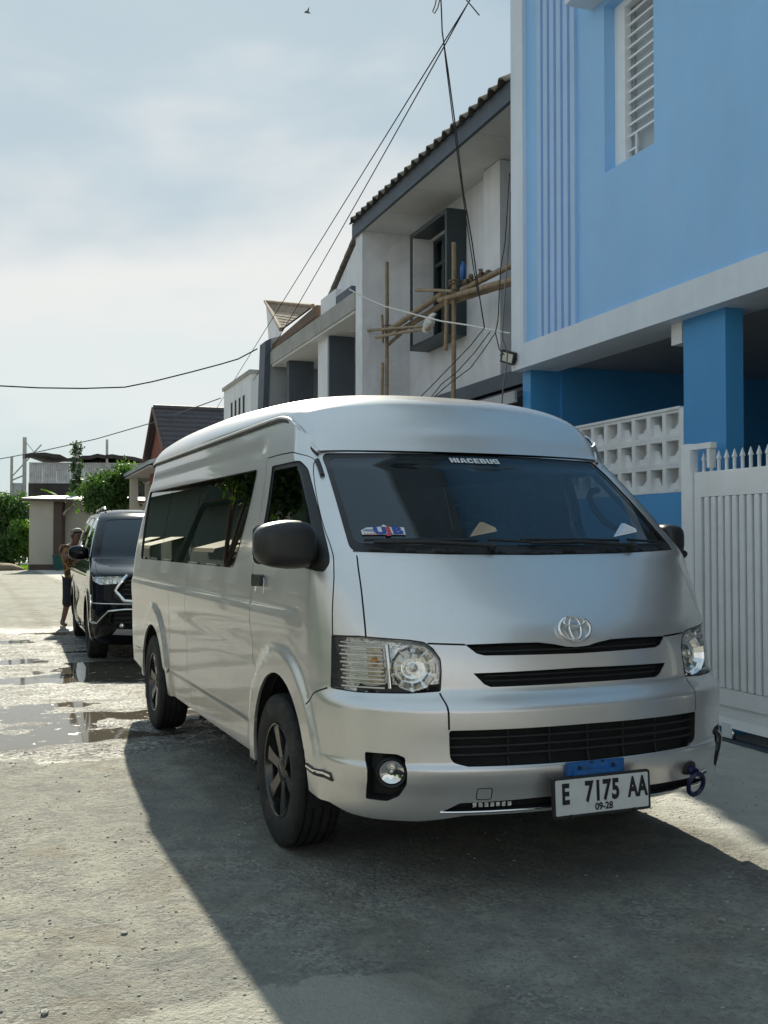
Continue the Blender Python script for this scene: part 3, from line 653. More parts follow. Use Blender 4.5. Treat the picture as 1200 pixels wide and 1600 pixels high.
def tile_mesh(name, w, l, m):
    mb = MB(); pr = [(0, 0), (.08, .018), (.2, .045), (.34, .058), (.48, .050), (.6, .028), (.72, .012), (.88, .006), (1.04, .004)]
    t = .016; top = [(a*w, b) for a, b in pr]; secs = []
    for y in (0, l): secs.append([(y, s, h) for s, h in top] + [(y, s, h-t) for s, h in reversed(top)])
    mb.loft(secs, False, True); n = len(secs[0]); mb.add(secs[0], [tuple(range(n))]); mb.add(secs[1], [tuple(range(n))[::-1]]); return mb.mesh(name, m)
def white_house():
    r = street_thing('white_house', 'white two-storey house under repair with tiled eave and dark boxed window', 'house'); W = MATS['old_white']; S = MATS['slate_paint']
    nw = -.65
    # front wall round the window, the right bay and the far fin wall
    w0, w1, wb, wt = 5.52, 6.58, 4.02, 5.40
    mb = MB()
    for (s0, s1, h0, h1) in ((w1, 7.37, 3.2, 5.71), (4.66, w0, 3.2, 5.71), (w0, w1, 3.2, wb), (w0, w1, wt, 5.71)): mb.box(-nw, -nw+.2, s0, s1, h0, h1)
    mb.build('front_wall', W, r)
    bx(nw-.2, nw+.12, 4.22, 4.655, 3.2, 5.69).build('pilaster', W, r); bx(nw-.3, nw-.25, 2.7, 4.22, 3.2, 5.69).build('recess_wall', MATS['bay_dark'], r)
    bx(nw-4, .06, 7.371, 7.66, 0, 5.84).build('fin_wall', W, r); bx(nw-4, nw-.2, 2.70, 2.72, 0, 5.9).build('near_wall', W, r)
    bx(nw-.2, nw, 2.72, 7.37, 0, 3.0).build('lower_wall', W, r)
    bx(nw-.2, -.42, 2.72, 7.37, 3.02, 3.19).build('string_band', S, r)
    # boxed bay surround
    b0, b1, bb, bt, bn = 5.40, 6.66, 3.90, 5.48, -.38; t = .06
    f = bx(nw+.001, bn, b0, b0+t, bb, bt).build('bay_frame', MATS['bay_dark'], r)
    bx(nw+.001, bn, b1-t, b1, bb, bt).build('bay_side', MATS['bay_dark'], f); bx(nw+.001, bn-.02, b1-t-.02, b1-t-.001, bb+t, bt-t).build('bay_lining', W, f)
    bx(nw+.001, bn-.001, b0+t, b1-t, bb, bb+t).build('bay_sill', MATS['bay_dark'], f); bx(nw+.001, bn-.001, b0+t, b1-t, bt-t, bt).build('bay_head', MATS['bay_dark'], f)
    wdw = bx(nw-.12, nw-.04, w0, w0+.05, wb, wt).build('window', MATS['bay_dark'], r)
    for s in (w0+.36, w0+.70, w1-.05): bx(nw-.12, nw-.041, s, s+.05, wb, wt).build('mullion', MATS['bay_dark'], wdw)
    for h in (wb, wt-.38, wt-.05): bx(nw-.12, nw-.042, w0+.05, w1, h, h+.05).build('transom', MATS['bay_dark'], wdw)
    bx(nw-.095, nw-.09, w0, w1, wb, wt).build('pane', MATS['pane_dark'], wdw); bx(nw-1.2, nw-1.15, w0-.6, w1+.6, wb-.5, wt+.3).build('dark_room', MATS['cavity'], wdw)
    # eave: soffit boards, fascia, tiles
    for k in range(5):
        s0 = 2.70+.935*k; bx(nw-.2, .06, s0+.004, s0+.931, 5.70, 5.725).build('soffit_board', MATS['soffit_board'], r)
    bx(.062, .105, 2.70, 7.70, 5.675, 5.875).build('fascia', S, r)
    sl = math.radians(28); me = tile_mesh('roof_tile', .236, .36, MATS['roof_tile'])
    for row in range(6):
        for c in range(21):
            o = link('roof_tile', me, r); d = -.07+.31*row
            o.location = (d*math.cos(sl)-.10, 2.70+.236*c+random.uniform(-.004, .004), 5.895+d*math.sin(sl)+random.uniform(-.004, .006)); o.rotation_euler = (0, -sl+random.uniform(-.012, .012), 0)
    poly_n([(.06, 5.875), (-4.5, 5.875+4.56*math.tan(sl)), (-4.5, 5.8), (.06, 5.8)], 2.70, 7.68).build('roof_deck', MATS['timber_brown'], r)
    # small canopy over the ground floor
    poly_n([(.05, 2.74), (.05, 2.80), (-.6, 3.05), (-.6, 2.98)], 2.68, 5.2).build('canopy_roof', MATS['roof_tile_dark'], r); bx(.052, .08, 2.68, 5.2, 2.70, 2.81).build('canopy_gutter', MATS['sheet_metal'], r)
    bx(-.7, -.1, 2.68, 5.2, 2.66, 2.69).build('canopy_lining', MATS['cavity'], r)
white_house()
def scaffold():
    r = street_thing('bamboo_scaffold', 'bamboo pole scaffold lashed in front of the white house window', 'scaffold'); n = -.12
    Pn = lambda s, h, dn=0: Vector((-(n+dn), s, h))
    def pole(a, b, ra, rb, m='bamboo'):
        a, b = Vector(a), Vector(b); L = (b-a).length; k = max(3, int(L/.09)); pts = []; rs = []
        ra *= .8; rb *= .8
        for i in range(k+1):
            t = i/k; pts.append(a+(b-a)*t+Vector((0, math.sin(t*3+ra*90)*.012, math.sin(t*2.3)*.01))); rs.append(ra+(rb-ra)*t)
        o = MB().tube(pts, rs, 10).build('bamboo_pole', MATS[m], r)
        for i in range(2, k, 4): d = (b-a).normalized(); MB().tube([pts[i]-d*.006, pts[i]+d*.006], rs[i]*1.10, 10).build('pole_node', MATS['bamboo_node'], o)
        return o
    pole(Pn(6.86, 2.9), Pn(6.86, 5.13), .034, .030); pole(Pn(4.61, 2.75), Pn(4.60, 4.79), .036, .032)
    pole(Pn(6.80, 4.02, .07), Pn(6.86, 4.40, .07), .02, .02); pole(Pn(6.88, 3.1, .06), Pn(6.87, 3.75, .06), .025, .024); pole(Pn(4.66, 3.55, .07), Pn(4.655, 4.12, .07), .03, .03)
    pole(Pn(8.15, 4.42, .09), Pn(5.0, 3.89, .09), .026, .022); pole(Pn(7.0, 4.13, .10), Pn(4.95, 3.845, .16), .028, .026); pole(Pn(7.05, 4.05, -.10), Pn(6.6, 4.1, -.1), .03, .03)
    pole(Pn(6.72, 4.165, .02), Pn(4.85, 4.26, .02), .050, .045); pole(Pn(6.70, 4.145, -.09), Pn(4.8, 4.20, -.09), .048, .042)
    pole(Pn(4.95, 4.20, .03), Pn(2.8, 3.96, .03), .044, .038); pole(Pn(4.85, 4.17, -.09), Pn(2.8, 3.97, -.09), .042, .036)
    pole(Pn(5.55, 4.455, .09), Pn(4.45, 4.18, .09), .026, .022); pole(Pn(4.35, 4.19, .0), Pn(2.8, 4.16, -.02), .045, .04)
    for (s, h, c) in ((6.86, 4.15, 0), (4.61, 4.22, 0), (4.61, 4.33, 0), (6.86, 4.24, 0)):
        MB().tube([Pn(s+.055*math.cos(t), h+.006*t-.03, .055*math.sin(t)) for t in np.linspace(0, 12, 40)], .008, 5).build('rope_lashing', MATS['bamboo_node'], r)
    # things left lying on it
    mb = MB(); rr = random.Random(3)
    for k in range(26):
        s = 4.40-.75*rr.random(); h = 4.25+.05*rr.random()-.12*(4.4-s)*.6; q = rr.uniform(.02, .045); bm = bmesh.new(); bmesh.ops.create_icosphere(bm, subdivisions=1, radius=q, matrix=Matrix.Translation(Pn(s, h, rr.uniform(-.06, .06))))
        for v in bm.verts: v.co += Vector((rr.uniform(-.01, .01), rr.uniform(-.01, .01), rr.uniform(-.01, .01)))
        mb.bm(bm)
    o = mb.build('mortar_rubble', mat('mortar', (.17, .13, .095), .95, 0, .3, 20, .4, 60), r); 
    b = street_thing('bottle', 'blue plastic bottle standing on the bamboo scaffold', 'bottle'); p = Pn(4.33, 4.30); MB().lathe([(0, .001), (0, .034), (.12, .036), (.16, .030), (.19, .014), (.21, .014), (.211, .001)], p, 'z', 16).build('bottle_body', MATS['bottle_blue'], b)
    g = street_thing('white_glove', 'white work glove hung on the lower scaffold pole below the boxed window', 'glove'); c = Pn(5.0, 3.90, .14)
    for k in range(4): MB().tube([c+Vector((0, .06-.04*k, .02)), c+Vector((-.01, .02-.05*k, .09)), c+Vector((0, -.03-.05*k, .13-.02*abs(k-1.5)))], [.026, .024, .016], 8).build('glove_finger', MATS['white_cloth'], g)
    MB().tube([c+Vector((0, .10, -.05)), c+Vector((0, .05, .0)), c+Vector((0, -.02, .05))], [.05, .06, .065], 10).build('glove_palm', MATS['white_cloth'], g)
scaffold()
def flood():
    r = street_thing('floodlight', 'small black floodlight on the corner of the blue house band', 'lamp'); c = Vector((-.19, 2.60, 3.115)); d = Vector((-.75, -.55, -.25)).normalized(); x = d.cross(Vector((0, 0, 1))).normalized(); x = (x+Vector((0, 0, .35))).normalized(); y = x.cross(d)
    fn = lambda a, b, e: c+x*a+y*b+d*e
    MB().prism([(-.075, -.06), (.075, -.06), (.075, .06), (-.075, .06)], fn, -.03, .012).build('lamp_body', MATS['black_plastic'], r); MB().prism([(-.055, -.042), (.055, -.042), (.055, .042), (-.055, .042)], fn, .012, .015).build('lamp_panel', MATS['led_panel'], r)
    MB().tube([fn(-.085, 0, 0), fn(-.09, 0, -.08), fn(0, .03, -.12), fn(.09, 0, -.08), fn(.085, 0, 0)], .008, 6).build('lamp_bracket', MATS['black_plastic'], r)
    for k in range(4): MB().prism([(-.06+.035*k, -.05), (-.052+.035*k, -.05), (-.052+.035*k, .05), (-.06+.035*k, .05)], fn, -.045, -.03).build('cooling_fin', MATS['black_plastic'], r)
flood()
def grey_house():
    r = street_thing('grey_house', 'grey house with flat porch slab and tilted fin wall beyond the white house', 'house'); G = MATS['grey_wall']; W = MATS['old_white']
    bx(-1.6, .0, 7.9, 13.05, 4.70, 4.96).build('porch_slab', MATS['concrete_slab'], r); bx(-1.5, -.02, 7.95, 13.0, 4.66, 4.699).build('porch_lining', MATS['soffit_board'], r)
    bx(-.30, -.05, 8.98, 9.8, 4.961, 5.25).build('parapet', W, r); bx(-.30, -.05, 8.2, 8.975, 4.961, 5.12).build('parapet_panel', MATS['slate_paint'], r)
    bx(-.62, -.15, 9.75, 10.3, 0, 4.66).build('porch_column', W, r); bx(-.60, -.17, 9.70, 9.749, 0, 4.66).build('column_panel', MATS['slate_paint'], r)
    bx(-.62, -.15, 12.2, 12.4, 0, 4.66).build('porch_column', MATS['slate_paint'], r)
    bx(-1.75, -1.6, 7.7, 13.2, 0, 6.2).build('front_wall', MATS['cream_wall'], r)
    w = bx(-1.6, -1.55, 10.6, 12.0, 3.3, 4.5).build('window', MATS['timber_brown'], r)
    for k in range(3): bx(-1.549, -1.54, 10.68+.45*k, 11.05+.45*k, 3.4, 4.05).build('pane', MATS['pane_dark'], w); bx(-1.549, -1.54, 10.68+.45*k, 11.05+.45*k, 4.15, 4.42).build('pane', MATS['pane_dark'], w)
    poly_n([(.02, 0), (.16, 0), (-.02, 5.22), (-1.7, 5.75), (-1.7, 0)], 13.1, 13.35).build('fin_wall', G, r); poly_n([(.161, 0), (.26, 0), (.09, 5.16), (-.019, 5.22)], 13.08, 13.55).build('fin_edge', MATS['slate_paint'], r)
    poly_s([(7.75, 4.9), (7.75, 6.02), (9.85, 5.05), (9.85, 4.9)], -.35, -.15).build('gable_wall', W, r)
    for k in range(9): a, b = 7.75+.23*k, 7.75+.23*(k+1)+.04; MB().bar((.28, a, 6.10-.462*(a-7.75)), (.28, b, 6.115-.462*(b-7.75)), .36, .05).build('verge_tile', MATS['roof_tile'], r)
    # brown tiled roof behind
    e0, e1 = (10.1, 5.18), (12.9, 5.06)
    poly_s([(9.95, 5.20), (9.95, 5.02), (13.0, 4.97), (13.0, 5.10)], -.10, -.02).build('eave_beam', MATS['timber_brown'], r)
    t = thing  # noqa
    rr = street_thing('tiled_roof_house', 'low house with small brown tiled hip roof behind the grey porch', 'house')
    # hip roof face seen from the road: ridge A-B above, hip point C below
    A, Bp, Cc = Vector((.8, 15.6, 6.35)), Vector((.75, 11.9, 5.62)), Vector((.55, 14.2, 5.60)); n = 10
    A, Bp, Cc = Vector((.62, 16.05, 6.62)), Vector((.60, 12.2, 5.70)), Vector((.30, 13.4, 5.47))
    for k in range(n):
        t0, t1 = k/n, (k+1.25)/n; p0 = A.lerp(Cc, t0); p1 = Bp.lerp(Cc, t0); q0 = A.lerp(Cc, min(t1, 1)); q1 = Bp.lerp(Cc, min(t1, 1)); up = Vector((0, 0, .012))
        MB().add([p0, p1, q1+up, q0+up, q1-up*.3, q0-up*.3], [(0, 1, 2, 3), (3, 2, 4, 5)]).build('tile_course', MATS['roof_tile_brown'], rr)
    dn = Vector((0, 0, -.03)); MB().add([A+dn, Bp+dn, Cc+dn], [(0, 1, 2)]).build('roof_deck', MATS['timber_brown'], rr)
    MB().tube([A, Cc], .05, 6).build('hip_ridge', MATS['roof_tile_brown'], rr); MB().tube([A, Bp], .05, 6).build('top_ridge', MATS['roof_tile_brown'], rr)
    MB().add([A, Cc, Cc+Vector((0, .0, -.6)), A+Vector((.2, .3, -1.6))], [(0, 1, 2, 3)]).build('gable_board', W, rr); bx(-1.6, -.6, 13.6, 15.5, 0, 5.4).build('rear_wall', W, rr)
    o = street_thing('vent_block_house', 'pale concrete house block with rows of slit vents', 'house')
    bx(-3, .0, 14.75, 17.6, 0, 4.79).build('block_wall', W, o); bx(-3, .04, 14.72, 17.64, 4.791, 4.87).build('parapet_cap', MATS['concrete_slab'], o)
    for rw in range(2):
        for k in range(4): bx(.0, .006, 15.35+.42*k, 15.52+.42*k, 4.02-.62*rw, 4.42-.62*rw).build('vent_slit', MATS['cavity'], o)
grey_house()
def red_house():
    r = street_thing('red_gable_house', 'house with red gable and dark tiled roof behind the minibus roof', 'house')
    ridge_s, ridge_h, eave_s, eave_h = 29.0, 5.75, 26.6, 4.15
    poly_s([(26.7, 0), (26.7, 4.1), (29.0, 5.62), (31.4, 4.1), (31.4, 0)], -.35, -.05).build('gable_wall', MATS['brick_red'], r)
    n = 9
    for k in range(n):
        t0, t1 = k/n, (k+1.15)/n; f = lambda t: (ridge_s+(eave_s-ridge_s)*t, ridge_h+(eave_h-ridge_h)*t)
        (a, b), (c, d) = f(t0), f(t1); MB().add([(-.15, a, b), (9, a, b), (9, c, d+.06), (-.15, c, d+.06), (9, c, d-.03), (-.15, c, d-.03)], [(0, 1, 2, 3), (3, 2, 4, 5)]).build('tile_course', MATS['roof_tile_dark'], r)
    MB().add([(-.15, 29, 5.75), (9, 29, 5.75), (9, 31.5, 4.1), (-.15, 31.5, 4.1)], [(0, 1, 2, 3)]).build('rear_slope', MATS['roof_tile_dark'], r)
    MB().bar((-.18, 29.0, 5.74), (-.18, 26.55, 4.16), .06, .09).build('barge_board', MATS['timber_brown'], r); MB().bar((-.18, 29.0, 5.74), (-.18, 31.45, 4.16), .06, .09).build('barge_board', MATS['timber_brown'], r)
    MB().tube([(-.15, 29, 5.78), (9, 29, 5.78)], .09, 8).build('ridge_cap', MATS['roof_tile_dark'], r)
    MB().tube([(.2, 26.9, 4.2), (2.9, 26.2, 5.45)], .05, 6).build('hip_flashing', MATS['sheet_metal'], r)
    bx(-9, -.35, 26.8, 27.1, 0, 4.2).build('side_wall', MATS['brick_red'], r)
    o = street_thing('low_eave_house', 'low house with pale sloping eave on a cream post', 'house')
    poly_n([(.55, 3.72), (.55, 3.84), (-2.5, 4.9), (-2.5, 4.75)], 27, 39.5).build('eave_roof', MATS['grey_wall'], o); bx(-.6, .5, 27.2, 39.3, 3.64, 3.70).build('eave_lining', MATS['concrete_slab'], o)
    bx(.1, .38, 33.6, 34.0, 0, 3.64).build('porch_post', MATS['cream_wall'], o); bx(-.1, .2, 38.6, 39.2, 0, 3.0).build('wall_pier', MATS['brick_red'], o); bx(-1.2, -.8, 28, 39, 0, 3.7).build('front_wall', MATS['cream_wall'], o)
    for k in range(6): bx(-.1, -.05, 33.0+.02*k, 38, .6+.35*k, .66+.35*k).build('rail', MATS['timber_brown'], o)
red_house()
# ------------------------------------------------------------------ far end of the street
def leaf_cloud(mb, c, rad, n, size, seed, droop=.3, clumps=14):
    rr = np.random.default_rng(seed); c = np.array(c); rad = np.array(rad)
    cc = rr.normal(size=(clumps, 3)); cc /= np.linalg.norm(cc, axis=1, keepdims=True); cc = cc*(rr.random((clumps, 1))**.4)*.82
    for k in range(n):
        q = cc[rr.integers(clumps)]; p = q + rr.normal(size=3)*.20; p = c+p*rad
        d = rr.normal(size=3); d[2] -= droop; d /= np.linalg.norm(d); s = size*rr.uniform(.6, 1.35); w = np.cross(d, rr.normal(size=3)); w /= np.linalg.norm(w)+1e-9
        m = p+d*s*.5; nrm = np.cross(d, w)*s*.08
        mb.v += [tuple(p), tuple(m+w*s*.24+nrm), tuple(p+d*s), tuple(m-w*s*.24+nrm)]; b = len(mb.v)-4; mb.f.append((b, b+1, b+2, b+3)); mb.sm.append(False)
def tree(name, label, base, trunk_h, crown_c, rad, n, size, m, seed, cat='tree', group=None, tr=.09):
    r = thing(name, label, cat, base, 0, group); b = Vector(base); rr = random.Random(seed); mb = MB(); top = Vector((crown_c[0], crown_c[1], crown_c[2]))-b
    mb.tube([(0, 0, -.05), (top.x*.3, top.y*.3, trunk_h*.55), (top.x*.8, top.y*.8, trunk_h)], [tr, tr*.8, tr*.6], 8)
    for k in range(6):
        t = rr.uniform(0, 6.28); e = Vector((top.x+rad[0]*.7*math.cos(t), top.y+rad[1]*.7*math.sin(t), top.z+rad[2]*rr.uniform(-.3, .6))); st = Vector((top.x*.7, top.y*.7, trunk_h*.8)); mb.tube([st, st.lerp(e, .5)+Vector((0, 0, .1)), e], [tr*.45, tr*.3, tr*.1], 6)
    mb.build('trunk', MATS['bark'], r); mb = MB(); leaf_cloud(mb, top, rad, n, size, seed); mb.build('crown', MATS[m], r, fix=False); return r
def camdist(x, y, t):       # metres ahead of the viewpoint -> ground layout of the far end
    R_ = Vector((math.cos(CYAW), -math.sin(CYAW), 0)); U_ = R_.cross(fwd); return Vector(cam.location) + (fwd + R_*((x-600)/1623.6) + U_*((800-y)/1623.6))*t
def flat(v): return Vector((v.x, v.y, 0))
def far_end():
    C_ = MATS['cream_wall']
    b = flat(camdist(45, 889, 45)); r = thing('cream_shed', 'cream shed with brown corner pillar and thin metal roof at the end of the street', 'shed', b, -math.radians(20))
    MB().box(0, 1.05, 0, .12, .24, 3.02).build('wall_panel', C_, r); MB().box(1.43, 5.2, .5, .62, 0, 3.0).build('wall_panel', C_, r); MB().box(1.051, 1.40, -.06, .5, 0, 3.02).build('corner_pillar', MATS['brown_paint'], r); MB().box(-.02, 1.05, -.03, .15, 0, .239).build('plinth', MATS['brown_paint'], r); MB().box(0, .1, .121, 3.4, 0, 3.0).build('side_wall', C_, r); MB().box(.1, 5.2, 3.3, 3.4, 0, 3.0).build('rear_wall', C_, r)
    mb = MB(); mb.add([(-.25, -.35, 3.12), (5.4, -.35, 3.02), (5.4, 3.6, 3.28), (-.25, 3.6, 3.38), (-.25, -.35, 3.07), (5.4, -.35, 2.97), (5.4, 3.6, 3.23), (-.25, 3.6, 3.33)], [(0, 1, 2, 3), (7, 6, 5, 4), (0, 4, 5, 1), (1, 5, 6, 2), (2, 6, 7, 3), (3, 7, 4, 0)]); mb.build('metal_roof', MATS['sheet_metal'], r)
    MB().bar((-.25, -.33, 3.03), (5.4, -.33, 2.93), .06, .08).build('roof_edge', MATS['brown_paint'], r)
    MB().tube([(1.75, .46, 2.95), (1.70, .35, 2.75), (1.48, .2, 2.55), (1.45, .05, 2.4)], .06, 8).build('drain_pipe', C_, r)
    b = flat(camdist(93, 888, 44)); r = thing('wheelie_bin', 'green lidded bin standing at the shed pillar', 'bin', b, -.4)
    MB().loft([[(sx*w, sy*w, h) for sx, sy in ((-1, -1), (1, -1), (1, 1), (-1, 1))] for w, h in ((.17, .04), (.23, .62))], False, True).build('bin_body', MATS['bin_green'], r); MB().box(-.25, .25, -.26, .25, .62, .67, .015).build('bin_lid', MATS['bin_green'], r)
    for sx in (-.16, .16): MB().tube([(sx-.02, .16, .06), (sx+.02, .16, .06)], .06, 10).build('bin_wheel', MATS['black_plastic'], r)
    # warehouse with pale sheet band
    b = flat(camdist(40, 870, 58)); r = thing('sheet_warehouse', 'dark open warehouse with a pale corrugated sheet band under a sagging roof', 'warehouse', b, -math.radians(19))
    w = 8.4
    for k in range(11):
        x0 = .15+.76*k; mb = MB(); xs = [x0+.75*i/12 for i in range(13)]; mb.loft([[(x, -.03*(i % 2), z) for i, x in enumerate(xs)] for z in (4.45, 5.62)], False); mb.build('wall_sheet', MATS['sheet_metal'], r)
    MB().box(.1, w, .05, .2, 0, 4.5).build('dark_wall', MATS['dark_sheet'], r); MB().box(.1, w, .25, 6, 5.5, 5.6).build('ceiling_sheet', MATS['dark_sheet'], r)
    mb = MB(); rr = random.Random(5); e = [(x, 5.75+.10*math.sin(x*1.7)+rr.uniform(-.06, .10)) for x in np.linspace(-.1, w+.1, 22)]; mb.loft([[(x, -.4, z) for x, z in e], [(x, -.4, z+.22) for x, z in e], [(x, 5, z+.1) for x, z in e]], False); mb.build('sagging_roof', MATS['dark_sheet'], r)
    for x, h, t_ in ((-.02, 7.0, .11), (-.72, 5.9, .08), (4.5, 6.9, .07), (6.75, 6.9, .07)): MB().tube([(x, -.3, 0), (x, -.3, h)], t_, 8).build('post', MATS['concrete_slab'], r)
    MB().bar((-.7, -.3, 4.6), (.0, -.3, 4.9), .06, .08).build('rail', MATS['sheet_metal'], r); MB().bar((-.7, -.3, 4.8), (.9, -.3, 6.6), .06, .06).build('brace', MATS['concrete_slab'], r); MB().box(-.66, -.1, -.25, -.2, 3.7, 4.45).build('hung_sheet', MATS['sheet_metal'], r)
    MB().tube([(-.0, -.3, 6.8), (.7, -.3, 5.9), (1.4, -.3, 5.65)], .015, 5).build('stay_wire', MATS['cable_black'], r)
    MB().box(.5, 1.5, -1.5, -.9, .9, 1.7).build('water_tank', MATS['sheet_metal'], r)
    o = thing('red_tile_roof', 'low red tiled roof beyond the tree', 'roof', flat(camdist(165, 870, 62)), -math.radians(19))
    for k in range(4): MB().add([(0, .5*k, 5.75+.14*k), (5, .5*k, 5.75+.14*k), (5, .5*k+.55, 5.93+.14*k), (0, .5*k+.55, 5.93+.14*k)], [(0, 1, 2, 3)]).build('tile_course', mat('roof_tile_red', (.34, .15, .10), .85, 0, .2), o)
    MB().box(0, 5, 0, .2, 0, 5.7).build('wall', MATS['dark_sheet'], o)
    # trees and plants
    c = camdist(172, 768, 40); tree('round_tree', 'round dense green tree beside the low eave house', flat(c), 2.4, c, (1.0, 1.0, 1.15), 5200, .17, 'leaf_mid', 11)
    c = camdist(196, 745, 41); tree('small_tree', 'lighter green tree tops behind the round dense tree', flat(c), 3.0, c, (.6, .6, .6), 1600, .16, 'leaf_bright', 12)
    c = camdist(8, 800, 52); tree('bush_tree', 'green bushy tree at the far left edge of the street', flat(c), 1.6, c, (1.25, 1.2, 1.2), 4200, .22, 'leaf_mid', 13)
    c = camdist(-30, 820, 56); tree('broad_tree', 'broad green tree past the left edge of the far street', flat(c), 2.0, c, (2.0, 1.5, 1.9), 4200, .26, 'leaf_mid', 19)
    for i, (x, y, t, rad, m, lb) in enumerate(((30, 848, 50, (.75, .8, .95), 'leaf_bright', 'bright green shrub against the left side of the cream shed'), (8, 862, 49, (.9, .9, .75), 'leaf_mid', 'low dark green shrub left of the shed on the verge'), (18, 820, 53, (.8, .8, .9), 'leaf_bright', 'tall yellow-green shrub below the far warehouse posts'))):
        c = camdist(x, y, t); tree('shrub', lb, flat(c), .6, c, rad, 2400, .24, m, 30+i, 'shrub', 'shrubs by the shed', .04)
    # pole wrapped in creeper
    b = flat(camdist(118, 860, 50)); r = thing('creeper_pole', 'slim pole wrapped in dark green creeper behind the shed', 'pole', b); MB().tube([(0, 0, 0), (0, 0, 5.9)], .12, 8).build('pole', MATS['concrete_slab'], r); mb = MB()
    for k in range(12): leaf_cloud(mb, (0, 0, 2.9+.26*k), (.30, .30, .30), 140, .16, 50+k, .8, 5)
    mb.build('creeper', MATS['leaf_dark'], r, fix=False)
    # banana plant
    b = flat(camdist(112, 870, 48.5)); r = thing('banana_plant', 'banana plant with broad green leaves above the shed roof', 'plant', b); MB().tube([(0, 0, 0), (0, 0, 2.9)], [.14, .08], 8).build('trunk', MATS['leaf_mid'], r)
    for (a, ln, el, dr) in ((2.7, 1.9, 1.05, .55), (3.3, 2.3, .75, 1.4), (.4, 1.5, 1.0, .8), (1.6, 1.7, 1.2, .6), (4.6, 1.6, .9, .9)):
        d = Vector((math.cos(a), math.sin(a)*.6, 0)); s_ = Vector((-d.y, d.x, 0)).normalized(); secs = []
        for i in range(13):
            t = i/12; p = Vector((0, 0, 2.7))+d*ln*t*math.cos(el*.6)+Vector((0, 0, ln*(math.sin(el)*t-dr*t*t*.7))); wd = .27*math.sin(min(1, t*1.15+.05)*math.pi)**.6*(1 if t > .12 else .25); secs.append([p-s_*wd+Vector((0, 0, .07)), p, p+s_*wd+Vector((0, 0, .07))])
        MB().loft(secs, True).build('leaf', MATS['leaf_bright'], r, fix=False)
    # rough grass at the verge
    mb = MB(); rr = np.random.default_rng(4)
    for k in range(5200):
        c = camdist(rr.uniform(-60, 44), 888, rr.uniform(45.2, 49)); s = rr.uniform(.06, .22); d = rr.uniform(-1, 1); mb.v += [(c.x-.015, c.y, 0), (c.x+.015, c.y, 0), (c.x+d*s*.5, c.y+rr.uniform(-.1, .1), s)]; n = len(mb.v)-3; mb.f.append((n, n+1, n+2)); mb.sm.append(False)
    tag(mb.build('verge_grass', MATS['leaf_bright'], fix=False), 'rough grass along the verge left of the shed', 'grass', kind='stuff')
    b = flat(camdist(2, 886, 44.5)); bm = bmesh.new(); bmesh.ops.create_icosphere(bm, subdivisions=3, radius=1)
    for v in bm.verts: v.co = Vector((v.co.x*.9, v.co.y*.6, max(0, v.co.z)*.32))*(1+.15*mnoise.noise(v.co*2.3)); v.co += b
    tag(MB().bm(bm, True).build('soil_heap', mat('soil', (.26, .19, .13), .95, 0, .25, 6, .5, 30)), 'small heap of brown soil at the left end of the verge', 'soil heap')
far_end()
